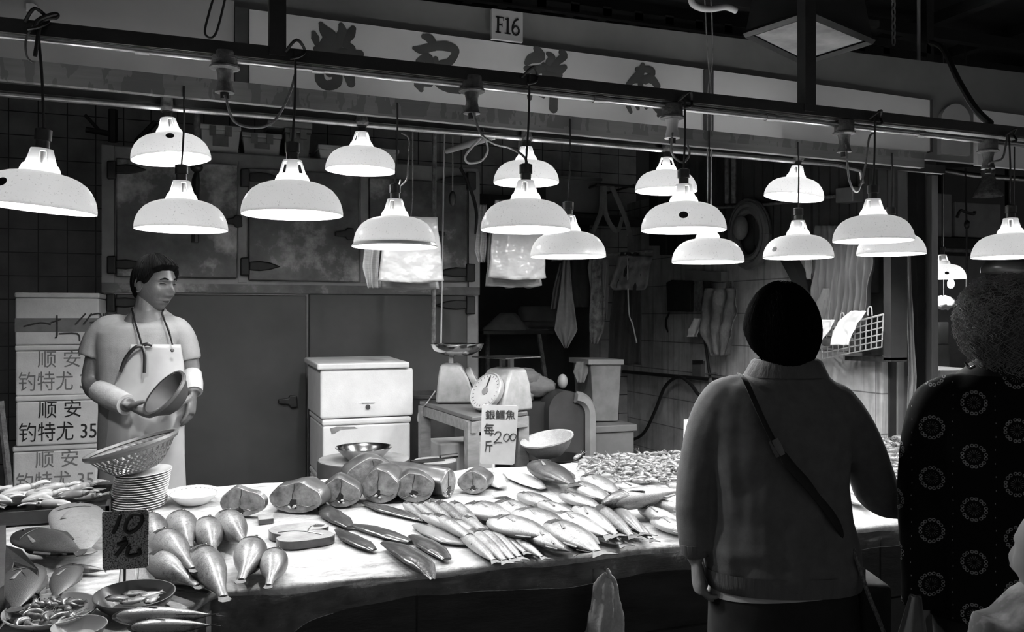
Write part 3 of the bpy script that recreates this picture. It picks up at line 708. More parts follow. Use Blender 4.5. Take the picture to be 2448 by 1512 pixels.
def scale(u, v, yaw, lb, pan, grp='dial scales', k=1.0):
    p = pt(u, v, z=ZB+.02)
    mt = Matrix.Translation(p) @ Matrix.Rotation(yaw, 4, 'Z') @ Matrix.Scale(k, 4)
    r = thing('dial_scale', lb, 'scale', mtx=mt); r['group'] = grp
    mb = MB()
    ring = lambda hx, y0, y1, z: [mt @ Vector(q) for q in ((-hx,y0,z),(hx,y0,z),(hx,y1,z),(-hx,y1,z))]
    mb.rings([ring(.11,-.10,.11,0.004), ring(.11,-.10,.11,.03), ring(.10,-.06,.10,.14), ring(.085,-.02,.09,.205), ring(.05,.0,.06,.215)])
    mb.build('body', m_scale, r, 20, mods=bev(.012,3))
    tl = mt @ Matrix.Translation((0,-.105,.10)) @ Matrix.Rotation(math.radians(62),4,'X')
    MB().lathe([(.001,-.02),(.095,-.02),(.10,-.01),(.10,.008),(.094,.014),(.09,.01)], tl.translation, 40, tl.to_3x3().to_4x4()).build('dial_rim', m_scale, r)
    MB().lathe([(.09,.009),(.001,.009)], tl.translation, 40, tl.to_3x3().to_4x4()).build('dial_face', m_dial, r)
    f2 = tl
    MB().lathe([(.001,.013),(.02,.013),(.02,.009)], f2.translation, 20, f2.to_3x3().to_4x4()).build('hub', M('dial_hub', .1, .2, .4), r)
    MB().box((-.004,0,.0105),(.004,.075,.0125), f2).build('pointer', m_black, r, 0)
    tk = MB()
    for i in range(24):
        tk.box((-.0012,.074,.0095),(.0012,.084,.0108), f2 @ Matrix.Rotation(i*math.pi/12,4,'Z'))
    tk.build('tick_marks', m_greyink, r, 0)
    mb = MB()
    for x in (-.03,.03): mb.box((x-.009,.02,.2),(x+.009,.045,.262), mt)
    mb.build('pillar', m_scale, r, 0)
    if pan:
        MB().lathe([(.001,.262),(.07,.262),(.125,.285),(.142,.318),(.146,.32),(.146,.316),(.130,.282),(.075,.256),(.001,.256)], mt.translation+Vector((0,0,0)), 40, Matrix.Identity(4) if k == 1 else Matrix.Scale(k,4)).build('pan', m_mirror, r)
    else:
        MB().box((-.125,-.09,.262),(.125,.15,.268), mt).build('plate', m_mirror, r, 0, mods=bev(.002))
    return r
scale(1093, 962, 1.25, 'dial scale with round steel pan, left on the bench', True)
scale(1200, 982, -1.15, 'dial scale with flat square plate, right on the bench', False)
# wire tied at the bench's left corner
tag(MB().tube(smooth_path([pt(1040,936,z=1.1), pt(1020,965,z=1.08), pt(1002,985,D=5.0), pt(1000,1008,D=5.0), pt(1008,1000,D=5.0), pt(1003,1025,D=5.0)], 5), .004, 6).build('tie_string', M('pale_string', .4, .5, .8)), 'pale string tied at the left corner of the bench', 'string')
# black bucket behind, block crate under the bench
p = pt(1025,1068,Y=5.35); s_ = 50*p.length/F
bk = thing('black_bucket', 'black plastic bucket right of the white foam boxes', 'bucket', (p.x,p.y,.1))
zt = pt(1025,940,Y=5.35).z
MB().lathe([(.001,.1),(.14,.1),(.175,zt-.02),(.185,zt-.02),(.185,zt),(.172,zt),(.135,.15),(.001,.15)], (p.x,p.y,0), 36).build('bucket', M('black_bucket_plastic', .02, .04, .5, sc=12), bk, 40)
cr = tag(bx(1050, 1185, 1062, 1110, 4.75, .25, z0=.1).build('foam_block', M('foam_offwhite', .45, .55, .7, sc=10), None, 0, mods=bev(.01)), 'pale foam block standing under the bench', 'foam block')
# ------------------------------------------------------------------ display table and its sheets
def fy(x):
    if x < -.16: return 2.25
    if x < .06: return 2.25 + .28*(x+.16)/.22
    return 2.535 - .012*x
YBK = 3.66
XL, XR = -1.5, 4.8
m_board = M('dark_wet_board', .02, .05, .45, sc=4, bump=.3, stretch=(1,1,4))
tb = thing('display_table', 'long sloping market table of dark boards holding the fish', 'table', (1.6, 3.0, 0))
xs = [XL, -.16, .06, XR]
n_ = 60
top = [(x, fy(x)+.02) for x in xs]
mb = MB()
o_ = [Vector((x, y, tz(y)-.012)) for x, y in top] + [Vector((XR, YBK, tz(YBK)-.012)), Vector((XL, YBK, tz(YBK)-.012))]
mb.prism(o_, (0,0,-.045)).build('table_top', m_board, tb, 0)
for (x0, y0), (x1, y1) in zip(top, top[1:]):
    d = Vector((x1-x0, y1-y0, 0)); nrm = Vector((-d.y, d.x, 0)).normalized()
    L = d.length; k = max(1, round(L/.62))
    for i in range(k):
        a = Vector((x0,y0,0))+d*(i/k+.0015/L) + nrm*.012; c_ = Vector((x0,y0,0))+d*((i+1)/k-.0015/L) + nrm*.012
        za, zc = tz(a.y)-.058, tz(c_.y)-.058
        MB().prism([a+Vector((0,0,za)), c_+Vector((0,0,zc)), c_+Vector((0,0,zc-.235)), a+Vector((0,0,za-.235))], nrm*.02).build('front_board', m_board, tb, 0, mods=bev(.004))
        MB().prism([a+Vector((0,0,za-.245))+nrm*.012, c_+Vector((0,0,zc-.245))+nrm*.012, c_+Vector((0,0,.02))+nrm*.012, a+Vector((0,0,.02))+nrm*.012], nrm*.02).build('lower_board', M('grey_wet_board', .03, .06, .5, sc=5) if i == 0 else bpy.data.materials['grey_wet_board'], tb, 0)
for x in (XL+.06, 1.0, 2.6, XR-.06):
    for y, z0 in ((2.63, 0), (3.58, .10)): MB().box((x-.03,y-.03,z0),(x+.03,y+.03,tz(y)-.06)).build('leg', m_board, tb, 0)
# white sheet with crushed ice over the boards
def sheet_z(x, y):
    return tz(y) + .006*mnoise.noise(Vector((x*3, y*3, 0))) + .0035*mnoise.noise(Vector((x*14, y*9, 3)))
q = N('white_sheet_with_ice'); v = q.obj(False)
nn = q.noise(v, 12, 8, .75, (1, 2.2, 1)); n2 = q.noise(v, 2.5, 3)
q.l.new(q.ramp(q.math('MULTIPLY_ADD', n2, .35, q.math('MULTIPLY', nn, .65)), [(.36,.16),(.45,.42),(.58,.74)]), q.p.inputs['Base Color'])
q.p.inputs['Roughness'].default_value = .28; q.bump(nn, .55, .012); m_sheet = q.m
def shf(i, j):
    x = XL + (XR-XL)*i
    y = fy(x) + (YBK-.01-fy(x))*max(0, (j-.1))/.9
    if j < .1:
        k = 1 - j/.1
        return Vector((x, fy(x)-.006-.004*math.sin(k*3), sheet_z(x, fy(x)) - .022*k*(1+.5*mnoise.noise(Vector((x*5,0,9))))))
    return Vector((x, y, sheet_z(x, y)))
tag(MB().grid(shf, 300, 40).build('white_sheet', m_sheet, None, 180), 'wet white sheet with crushed ice spread over the table', 'sheet', kind='stuff')
# clear film hanging over the front edge
m_film = film_mat('clear_wet_film', .55, .91, .1)
def flf(i, j):
    x = -.1 + 2.9*i
    drop = .085 + .03*mnoise.noise(Vector((x*2.2, 1, 0))) + (.10*math.exp(-((x-.18)/.10)**2))
    y = fy(x) - .02 - .012*math.sin(j*3) + .012*mnoise.noise(Vector((x*6, j*3, 4)))
    return Vector((x, y, tz(fy(x)) + .006 - drop*j + .006*mnoise.noise(Vector((x*9, j*2, 7)))))
tag(MB().grid(flf, 160, 10).build('clear_film', m_film, None, 180), 'clear plastic film draped over the front edge of the table', 'plastic film')
fm_ = bpy.data.objects['clear_film']
ew = M('film_edge_glint', .5, .9, .15, sc=30)  # pale bead put in for the light caught along the film's edge
for i0, i1 in ((0.0,.12),(.12,.17),(.3,.46),(.62,.9)):
    P_ = [flf(i0+(i1-i0)*k/40, 1.0) for k in range(41)]
    MB().tube(P_, [.0006]+[.0004+.0006*math.sin(k*1.7)**2 for k in range(39)]+[.0006], 5).build('film_edge_glint', ew, fm_)
# crumpled rag tied on a nail below the edge
rg = thing('hanging_rag', 'pale crumpled rag tied to a nail under the table edge', 'rag', pt(1447, 1512, Y=2.47))
RW = [(0,.008,1449),(.06,.026,1448),(.16,.040,1447),(.45,.047,1448),(.75,.056,1446),(1,.064,1442)]
def rag(i, j):
    ph = 6.28319*j
    for (i0,w0,c0),(i1,w1,c1) in zip(RW, RW[1:]):
        if i0 <= i <= i1: t = (i-i0)/(i1-i0); w, cu = w0+(w1-w0)*t, c0+(c1-c0)*t; break
    p = pt(cu, 1376+160*i, Y=2.452)
    w *= 1 + .10*math.sin(9*ph+3*i)*min(1,4*i) + .14*math.sin(4*ph+2*i)*min(1,4*i) + .16*mnoise.noise(Vector((math.cos(ph)*2, math.sin(ph)*2, i*4)))
    return p + Vector((C*w*math.cos(ph), .5*w*math.sin(ph)-.012*math.sin(3*ph+3*i)*i, .02*math.sin(3*ph)*i))
MB().grid(rag, 30, 60, True).build('cloth', M('grey_rag', .5, .75, .9, sc=25, bump=.4), rg, 180)
kk = lambda u, v_, y=2.445: pt(u, v_, Y=y)
for ln, w_ in (([(1450,1372),(1436,1384),(1424,1404),(1424,1428),(1432,1436)],[.006,.008,.009,.008,.004]),([(1452,1374),(1464,1384),(1470,1400),(1464,1412),(1456,1404)],[.006,.008,.009,.007,.004]),([(1452,1382),(1455,1370),(1453,1360)],[.008,.008,.003])):
    P_ = smooth_path([kk(*q_) for q_ in ln], 4); ri = [w_[min(int(i/4),len(w_)-2)]+(w_[min(int(i/4),len(w_)-2)+1]-w_[min(int(i/4),len(w_)-2)])*(i/4-min(int(i/4),len(w_)-2)) for i in range(len(P_))]
    mb = MB().tube(P_, ri, 14, True, FWD, .55)
    for i, p_ in enumerate(mb.v): mb.v[i] = p_ + FWD*(.006*mnoise.noise(p_*60)) + RIGHT*(.004*mnoise.noise(p_*70+Vector((3,3,3))))
    mb.build('knot_loop', bpy.data.materials['grey_rag'], rg, 180)
MB().tube([pt(1448,1358,Y=2.455), pt(1448,1362,Y=2.56)], .006, 6).build('nail', m_rust, rg)

# ------------------------------------------------------------------ fish
def fish_mat(name, back, side, belly, rough=.38, sc=130, hm=.2):
    q = N(name); v = q.obj(False); sp = q.n.new('ShaderNodeSeparateXYZ'); q.l.new(v, sp.inputs[0])
    f = q.math('MULTIPLY_ADD', sp.outputs[1], .52/hm, .42)
    f = q.math('ADD', f, q.math('MULTIPLY_ADD', q.noise(q.obj(), 5, 8, .8), 1.5, -.72))
    f = q.math('ADD', f, q.math('MULTIPLY', q.math('MULTIPLY', q.math('LESS_THAN', sp.outputs[0], .23), q.math('GREATER_THAN', sp.outputs[1], -hm*.5)), .5))
    vo = q.new('ShaderNodeTexVoronoi'); vo.inputs['Scale'].default_value = sc; q.l.new(v, vo.inputs['Vector'])
    sk = q.math('MULTIPLY', q.math('GREATER_THAN', q.noise(q.obj(), 55, 3, .7), .58), .22)
    q.l.new(q.ramp(q.math('ADD', f, sk), [(.12, belly), (.48, side), (.85, back)]), q.p.inputs['Base Color'])
    q.p.inputs['Roughness'].default_value = rough; q.p.inputs['Metallic'].default_value = .15
    q.p.inputs['Coat Weight'].default_value = .3; q.p.inputs['Coat Roughness'].default_value = .2
    hb_ = q.math('ADD', q.math('MULTIPLY', vo.outputs[0], .5), q.noise(q.obj(), 14, 6, .7)); q.bump(hb_, .14, .008); return q.m
FM = {'pear': fish_mat('silver_plump_skin', .04, .17, .42, hm=.16), 'bream': fish_mat('silver_scaled_skin', .03, .16, .4), 'white': fish_mat('white_fish_skin', .07, .27, .48, hm=.15),
      'dark': fish_mat('dark_fish_skin', .015, .03, .07), 'grey': fish_mat('grey_fish_skin', .03, .09, .3, hm=.13), 'slender': fish_mat('slender_fish_skin', .03, .17, .42, hm=.08), 'sardine': fish_mat('striped_fish_skin', .04, .2, .5, .2, hm=.12),
      'flat': fish_mat('dark_flat_skin', .02, .035, .06, .45), 'pale': fish_mat('pale_belly_skin', .16, .24, .3, .45)}
m_eye = M('fish_eye', .01, .02, .1, spec=.8); m_finl = M('pale_fin', .1, .24, .4, sc=30); m_find = M('dark_fin', .03, .08, .4, sc=30); m_midfin = M('grey_fin', .1, .22, .4, sc=30)
PROF = {
 'pear': ([(0,.025),(.03,.06),(.10,.095),(.22,.118),(.36,.119),(.5,.10),(.63,.07),(.75,.042),(.86,.032),(.93,.034)], .95, .05, 0),
 'plump': ([(0,.03),(.03,.08),(.10,.128),(.22,.155),(.36,.153),(.5,.122),(.62,.078),(.73,.048),(.86,.036),(.93,.038)], .95, .06, 0),
 'bream': ([(0,.02),(.05,.085),(.12,.135),(.25,.175),(.4,.18),(.55,.155),(.7,.105),(.82,.058),(.88,.045)], .5, .13, .5),
 'round': ([(0,.03),(.04,.13),(.12,.2),(.25,.25),(.4,.25),(.55,.215),(.7,.14),(.82,.07),(.88,.05)], .4, .13, .5),
 'mackerel': ([(0,.02),(.06,.07),(.15,.105),(.3,.125),(.45,.12),(.6,.095),(.75,.06),(.86,.03),(.9,.025)], .75, .13, .7),
 'slender': ([(0,.02),(.05,.055),(.14,.075),(.3,.082),(.5,.076),(.7,.055),(.85,.035),(.9,.032)], .85, .07, .4),
 'flounder': ([(0,.03),(.06,.09),(.16,.15),(.32,.155),(.5,.15),(.68,.11),(.82,.06),(.88,.035),(.92,.03)], .26, .07, 0),
}
PROTO = {}
def make_fish(kind, mat, fin):
    prof, th, tail, fork = PROF[kind]
    r = thing('fish', 'x', 'fish'); mb = MB(); R = []; n = 18
    zc = max(h for _, h in prof)*th
    for i, (x, h) in enumerate(prof):
        yo = .03*math.sin(math.pi*x)*.3
        R.append([Vector((x, yo + h*math.cos(6.28319*k/n), zc + h*th*math.sin(6.28319*k/n)*(1 if x < .8 else .6))) for k in range(n)])
    mb.rings(R).build('body', mat, r, 60, mods=(('SUBSURF', dict(levels=1, render_levels=1)),))
    x0 = prof[-1][0] - .03; h0 = prof[-1][1]; z_ = zc
    out = [(x0,h0*.8),(1.0,tail),(1.0-fork*.09,0),(1.0,-tail),(x0,-h0*.8)]
    if fork == 0: out = [(x0,h0*.8),(.97,tail*.8),(1.0,tail*.4),(1.005,-tail*.4),(.97,-tail*.8),(x0,-h0*.8)]
    MB().prism([(x, y, z_-.003) for x, y in out], (0,0,.006)).build('tail_fin', fin, r, 0)
    top_ = [(x, h) for x, h in prof if .2 < x < .8]
    if kind not in ('slender', 'pear', 'plump'):
        for sg_, nm in ((1,'dorsal_fin'),(-1,'anal_fin')):
            tp_ = top_ if sg_ > 0 else top_[len(top_)//2:]
            out = [(x, sg_*(h-.012)) for x, h in tp_] + [(x+.02, sg_*(h+(.045 if kind != 'flounder' else .03)*(1-.6*abs(2*i/(max(1,len(tp_)-1))-1)))) for i, (x, h) in reversed(list(enumerate(tp_)))]
            MB().prism([(x, y, z_-.004) for x, y in out], (0,0,.008)).build(nm, fin, r, 0)
        MB().tube([(.25,-.02,zc+prof[3][1]*th*.98),(.34,-.05,zc+prof[4][1]*th*.98),(.42,-.07,zc+prof[4][1]*th*.9)], [.005,.013,.016], 8, flat=.14, up=(0,0,1)).build('pectoral_fin', m_midfin, r)
    e = .022 if kind not in ('slender','mackerel') else .014
    hx = .10 if kind != 'slender' else .07
    hh = next(h0+(h1-h0)*(hx-x0_)/(x1_-x0_) for (x0_,h0),(x1_,h1) in zip(prof,prof[1:]) if x0_ <= hx <= x1_)
    MB().ell((hx, hh*.3, zc + hh*th*.92), (e*.85,e*.85,e*.4), 12, 6).build('eye', m_eye, r)
    # gill cover line
    gx = .21; gh = prof[3][1]*.8
    MB().tube([(gx-.03*math.cos(a_)+.03, gh*.8*math.sin(a_), zc+prof[3][1]*th*math.sqrt(max(0,1-(.66*math.sin(a_))**2))*.985) for a_ in [-1.1+.275*k for k in range(9)]], .0028, 6).build('gill_slit', m_find, r)
    return r
NEXT = {}
def put_fish(kind, skin, head, tail, label, group=None, h=0.0, roll=0, dorsal=1, fin=None):
    key = (kind, skin)
    prof, th, _, _ = PROF[kind]; zc = max(hh for _, hh in prof)*th; L = .2
    for _ in range(8):
        a, b_ = tp(*head, h+zc*L), tp(*tail, h+zc*L); L = (b_-a).length
    a, b_ = a - TN*zc*L, b_ - TN*zc*L
    x = (b_-a)/L; z = (TN - x*TN.dot(x)).normalized()
    y = z.cross(x)
    if dorsal < 0: y, z = -y, -z
    m = frame(a, x, y) @ Matrix.Rotation(roll, 4, 'X') @ Matrix.Scale(L, 4)
    prof, th, _, _ = PROF[kind]; zc = max(hh for _, hh in prof)*th
    if dorsal < 0: m = m @ Matrix.Translation((0,0,-2*zc))
    m = Matrix.Translation(TN*.004) @ m
    if key not in PROTO:
        r = make_fish(kind, FM[skin], fin or (m_find if skin in ('dark','grey','flat') else m_midfin if skin == 'pear' else m_finl)); PROTO[key] = r; r.matrix_basis = m
    else: r = dup(PROTO[key], m)
    r['group'] = group or 'fish'; r['label'] = label
    if not group: del r['group']
    return r
G = 'plump silver fish by the ten yuan sign'
for hd, tl, lb, hh in (((352,1250),(382,1332),'plump silver fish partly hidden at the right edge of the speckled sign',0),
   ((424,1243),(456,1322),'plump silver fish at the back left of its pile',.0),((490,1256),(512,1332),'plump silver fish at the back middle of its pile',0),
   ((533,1240),(592,1312),'plump silver fish at the back right of its pile, below the steak',0),((376,1290),(470,1372),'plump silver fish in the middle left of its pile, over another',.02),
   ((362,1340),(482,1412),'plump silver fish lowest left of its pile, beside the sign stick',.0),((474,1322),(540,1444),'plump silver fish at the front, tail over the table edge',.012),
   ((606,1304),(573,1400),'plump silver fish tail towards the edge, second from the right',0),((658,1328),(640,1412),'plump silver fish at the right end of its pile',0)):
    put_fish('plump' if tl[1]-hd[1] < 100 else 'pear', 'pear', hd, tl, lb, G, hh)
G2 = 'large silver fish in the middle of the table'
for sk, kd, hd, tl, lb, hh, ds in (
   ('bream','round',(1112,1212),(1262,1252),'silver round fish at the left end of the large fish, grey head',0,1),
   ('bream','round',(1172,1246),(1340,1296),'biggest silver round fish lying on the slender fish',.02,1),
   ('grey','bream',(1238,1184),(1345,1222),'dark headed fish behind the biggest silver fish',.0,1),
   ('bream','bream',(1254,1272),(1392,1330),'silver fish lowest at the front edge, scaled head',.012,1),
   ('bream','bream',(1310,1252),(1448,1334),'silver fish second from the front, head over another',.025,1),
   ('white','bream',(1322,1232),(1470,1292),'white fish in the row behind the front silver fish',.01,1),
   ('grey','bream',(1338,1184),(1450,1222),'grey headed fish beside the pale flat fillets',.0,1),
   ('slender','mackerel',(1372,1218),(1488,1290),'long silver fish right of the white fish',.01,1),
   ('grey','slender',(1428,1216),(1520,1294),'dark backed narrow fish right of the long silver fish',.02,1),
   ('grey','mackerel',(1470,1222),(1546,1286),'grey backed fish with bright belly near the shopper',.01,-1),
   ('white','mackerel',(1440,1208),(1650,1172),'big white mackerel with a dark gill slit, tail to the right',.03,1),
   ('white','mackerel',(1460,1162),(1590,1186),'grey topped fish behind the big white mackerel',.0,1),
   ('white','mackerel',(1526,1218),(1660,1268),'white fish low beside the shopper, under the mackerel',.0,1),
   ('white','mackerel',(1520,1200),(1680,1232),'white fish half hidden by the shopper, below the mackerel tail',.01,1),
   ('bream','bream',(1370,1160),(1470,1206),'silver fish behind the grey headed fish',.0,1),
   ('bream','bream',(1395,1142),(1490,1190),'silver fish right of the big dark fish tail',.0,1),
   ('dark','bream',(1272,1110),(1384,1168),'big dark fish at the back in front of the woven bowl',.01,1),
   ('white','bream',(2000,1180),(2080,1216),'pale fish seen in the gap under the shopper arm',.0,1)):
    put_fish(kd, sk, hd, tl, lb, G2, hh, 0, ds)
for sk, kd, hd, tl, lb, hh, ds in (('bream','bream',(1186,1204),(1316,1256),'silver fish between the two round silver fish',.012,1),
   ('bream','round',(1236,1226),(1378,1288),'silver round fish right of the biggest one, under its neighbour',.008,1),
   ('slender','mackerel',(1286,1206),(1404,1250),'long pale fish lying behind the front silver fish',.006,1),
   ('white','bream',(1398,1262),(1500,1312),'pale small fish at the front edge, right of the scaled ones',.0,1),
   ('grey','slender',(1490,1238),(1566,1300),'narrow grey fish before the shopper, lowest in its row',.01,1),
   ('bream','bream',(1556,1244),(1690,1292),'silver fish at the edge, partly behind the sweater',.0,1),
   ('slender','mackerel',(1480,1190),(1610,1212),'long pale fish just under the big white mackerel',.0,1),
   ('white','mackerel',(1590,1160),(1720,1178),'pale fish behind the mackerel tail, by the sweater',.0,1)):
    put_fish(kd, sk, hd, tl, lb, G2, hh, 0, ds)
G3 = 'small slender fish'
cnt = ['first','second','third','fourth','fifth','sixth','seventh','eighth','ninth']
for i, (hd, tl) in enumerate((((966,1206),(1016,1248)),((990,1208),(1056,1256)),((1018,1204),(1088,1256)),((1046,1204),(1116,1260)),((1078,1206),(1156,1270)))):
    put_fish('slender', 'grey' if i in (3,) else 'slender', hd, tl, '%s small slender fish from the left in the rear row' % cnt[i], G3)
for i, (hd, tl) in enumerate((((1008,1234),(1110,1282)),((1036,1236),(1140,1302)),((1080,1246),(1160,1296)),((1108,1240),(1186,1300)))):
    put_fish('slender', 'slender', hd, tl, '%s small slender fish from the left in the middle row' % cnt[i], G3, .012)
for i, (hd, tl) in enumerate((((1104,1280),(1190,1352)),((1124,1272),(1216,1354)),((1142,1270),(1236,1350)),((1166,1272),(1252,1344)),((1190,1278),(1262,1330)),((1216,1286),(1306,1342)))):
    put_fish('slender', 'slender', hd, tl, '%s small slender fish from the left in the front row' % cnt[i], G3, .004)
G4 = 'striped long fish at the front left corner'
for i, (hd, tl, hh, lb) in enumerate((((262,1482),(528,1476),.02,'upper striped long fish, forked tail over the corner'),((300,1508),(522,1500),.015,'lower striped long fish at the bottom edge, forked tail'))):
    put_fish('mackerel', 'sardine', hd, tl, lb, G4, hh, -.5)
put_fish('flounder', 'pale', (172,1208), (206,1330), 'pale round flat fish leaning left of the speckled sign', None, .03, 0)
put_fish('flounder', 'flat', (38,1276), (204,1326), 'dark flat fish at the left with frayed tail to the right', 'dark flat fish', .05, .3)
put_fish('flounder', 'flat', (62,1312), (196,1330), 'dark flat fish with pale rim under the upper one', 'dark flat fish', .02, .2)
put_fish('flounder', 'flat', (172,1352), (128,1436), 'dark rounded flat fish behind the plate of prawns', 'dark flat fish', .02, .0)
put_fish('flounder', 'flat', (66,1352), (34,1468), 'dark flat fish at the lower left edge, tail down', 'dark flat fish', .03, .0)
put_fish('mackerel', 'grey', (152,1362), (262,1368), 'grey long fish lying left of the sign stick', None, .0, 0)
rt = tag(MB().prism([tp(6,1300,.06), tp(52,1312,.075), tp(92,1360,.07), tp(98,1436,.03), tp(60,1378,.06), tp(34,1350,.06), tp(14,1400,.05), tp(4,1420,.04)], TN*-.012).build('ray_wing', FM['flat'], None, 0, mods=bev(.004)), 'dark pointed ray wing lying over the flat fish at the left', 'ray wing')
m_mouth = M('dark_mouth', .01, .03, .4)
for (u0, u1, v0, v1, lb) in ((282,330,1345,1425,'pale ray belly with dark mouth, left behind the sign stick'),(326,374,1335,1425,'pale ray belly with dark nostrils, right of the sign stick')):
    us = [(u0+6,v0),(u1-6,v0),(u1,v1-25),(u1-8,v1),(u0+8,v1),(u0,v1-25)]
    r = thing('small_ray', lb, 'ray', tp((u0+u1)/2, v1), 'pale small rays')
    MB().prism([tp(u,vv,.012+.05*(1-(vv-v0)/(v1-v0))) for u, vv in us], TN*-.012).build('body', FM['pale'], r, 0, mods=bev(.004))
    um = (u0+u1)/2
    for dx in (-9, 9):
        MB().ell(tp(um+dx, v1-33, .028), (.008,.006,.004), 10, 6).build('nostril', m_mouth, r)
    MB().ell(tp(um, v1-20, .022), (.007,.012,.004), 10, 6).build('mouth', m_mouth, r)

# cut fish: standing chunks, steaks, dark fillets, pale flat pieces
m_flesh = M('fish_flesh', .10, .36, .4, sc=30, bump=.3, bsc=60, coat=.3); m_cskin = M('chunk_skin', .025, .09, .35, sc=14, coat=.4); m_cav = M('dark_cavity', .01, .03, .4); m_bone = M('bone_white', .5, .6, .5)
def chunk(u0, u1, v0, v1, dep, yaw, lb, cav=True, tilt=0, fl=None):
    """thick cut of fish, cut face towards the aisle"""
    pb_ = tp((u0+u1)/2, v1); D = (pb_-Vector((0,0,CZ))).dot(FWD)
    w = (u1-u0)/2*D/F; h = (v1-v0)*D/F*.97
    x = (RIGHT*math.cos(yaw) + FWD*math.sin(yaw)); y = Vector((-x.y, x.x, 0))
    m = frame(pb_ + TN*.002, x, y)
    r = thing('fish_chunk', lb, 'fish cut', mtx=m); r['group'] = 'thick fish chunks'
    out = []
    for k in range(28):
        a_ = 6.28319*k/28; cx, sy = math.cos(a_), math.sin(a_)
        out.append((w*cx*(1-.30*max(0,sy)**2.5) , h*.5 + h*.5*(sy if sy > -.6 else -.6-(abs(sy)-.6)*.9)))
    out = [(a_*(1+.20*mnoise.noise(Vector((a_*18,b_*18,u0)))), b_*(1+.16*mnoise.noise(Vector((a_*18,b_*18,u0+9))))) for a_, b_ in out]
    zmin = min(p[1] for p in out); out = [(a_, b_-zmin) for a_, b_ in out]
    rg_ = lambda y_, k: [m @ Vector((a_*k, y_, .003 + (b_-h*.5)*k + h*.5*k)) for a_, b_ in out]
    MB().rings([rg_(.0,.97), rg_(.008,1), rg_(dep*.5,1.03), rg_(dep,.96)]).build('skin', m_cskin, r, 40)
    MB().rings([rg_(-.004,.955), rg_(.004,.975)]).build('cut_face', fl or m_flesh, r, 40)
    rc_ = random.Random(int(u0)); m3 = m.to_3x3().to_4x4()
    cx_ = rc_.uniform(-.12,.12)*w; cy_ = h*rc_.uniform(.2,.3)
    if cav:
        n_ = 14; cw, ch_ = w*rc_.uniform(.16,.3), h*rc_.uniform(.1,.17)
        rr_ = [rc_.uniform(.55,1.15)*(1.35 if 2 <= k <= 4 else 1) for k in range(n_)]
        MB().prism([m @ Vector((cx_+cw*rr_[k]*math.cos(6.28319*k/n_), -.0052, cy_+ch_*rr_[k]*math.sin(6.28319*k/n_))) for k in range(n_)], m3 @ Vector((0,.004,0))).build('cavity', m_cav, r, 0)
        for k in range(3):
            MB().ell(m @ Vector((cx_+cw*rc_.uniform(-.7,.7), -.006, cy_-ch_*rc_.uniform(.2,.9))), (w*rc_.uniform(.04,.09), .004, h*rc_.uniform(.02,.045)), 10, 6, m3 @ Matrix.Rotation(rc_.uniform(-.8,.8),4,'Y')).build('tissue', m_bone, r)
    for ln in ([(cx_/w*.4,.93),(cx_/w*.9+.03,.75),(cx_/w-.02,.6),(cx_/w,.42)], [(cx_/w-.1,.30),(-.5,.2),(-.7,.24)], [(cx_/w+.1,.30),(.45,.24),(.72,.3)])[:(3 if cav else 1)]:
        MB().tube(smooth_path([m @ Vector((a_*w, -.0045, b_*h)) for a_, b_ in ln], 4), .0016, 5).build('membrane', m_cskin, r)
    return r
for args in ((524,634,1166,1238,.03,-.1,'thin upright fish steak right of the white plate',True),
   (636,776,1152,1230,.12,-.15,'wide fish chunk with two lobes, left of the cut pile',True),
   (770,862,1142,1216,.12,.1,'fish chunk with a pointed top left of the tallest chunk',True),
   (860,956,1122,1206,.16,-.1,'round upright chunk facing the aisle, middle of the pile',True),
   (832,946,1094,1180,.14,.35,'tall dark skinned chunk behind the round one',False),
   (944,1042,1130,1204,.12,.2,'chunk right of the round upright one',True),
   (1042,1100,1122,1192,.4,.95,'long thick fish body with a hole in its cut end',True),
   (1092,1168,1128,1184,.12,-.2,'last fish chunk at the right end of the cut pile',True)):
    chunk(*args)
def flat_cut(us, th, mat_top, mat_side, lb, name, cat, grp=None, h0=0, bw_=.004):
    r = thing(name, lb, cat, sum([tp(u, v) for u, v in us], Vector())/len(us), grp)
    P_ = [tp(u, v, h0+th) for u, v in us]
    MB().prism([p-TN*.0015 for p in P_], TN*-(th-.004)).build('skin_side', mat_side, r, 0)
    cc = sum(P_, Vector())/len(P_)
    MB().prism([cc+(p-cc)*.985 for p in P_], TN*-.004).build('cut_face', mat_top, r, 0)
    return r, P_
m_steak = M('pale_steak_flesh', .2, .36, .4, sc=22, bump=.2)
def closed(us): 
    q_ = smooth_path([Vector((u,v_,0)) for u, v_ in us+us[:2]], 4); return [(p.x,p.y) for p in q_[:len(us)*4]]
r, P_ = flat_cut(closed([(642,1266),(660,1258),(700,1252),(740,1249),(770,1252),(786,1258),(770,1264),(745,1267),(778,1268),(800,1276),(790,1284),(750,1291),(700,1296),(668,1294),(660,1286),(672,1280),(650,1275)]), .028, m_steak, m_cskin, 'flat two lobed fish steak on the ice before the dark fillets', 'fish_steak', 'fish cut')
MB().tube(smooth_path([tp(664,1274,.029), tp(700,1270,.029), tp(735,1272,.029), tp(772,1279,.029)],4), .002, 5).build('membrane', m_cskin, r)
MB().tube(smooth_path([tp(735,1272,.029), tp(742,1260,.029), tp(755,1255,.029)],4), .002, 5).build('membrane', m_cskin, r)
MB().prism([tp(745,1258,.0275), tp(760,1255,.0275), tp(776,1256,.0275), tp(770,1260,.0275), tp(752,1261,.0275)], TN*.0015).build('cavity', m_cav, r, 0)
flat_cut([(616,1232),(652,1228),(654,1240),(618,1244)], .02, m_steak, m_cskin, 'small dark sided offcut before the thin upright steak', 'fish_offcut', 'fish cut')
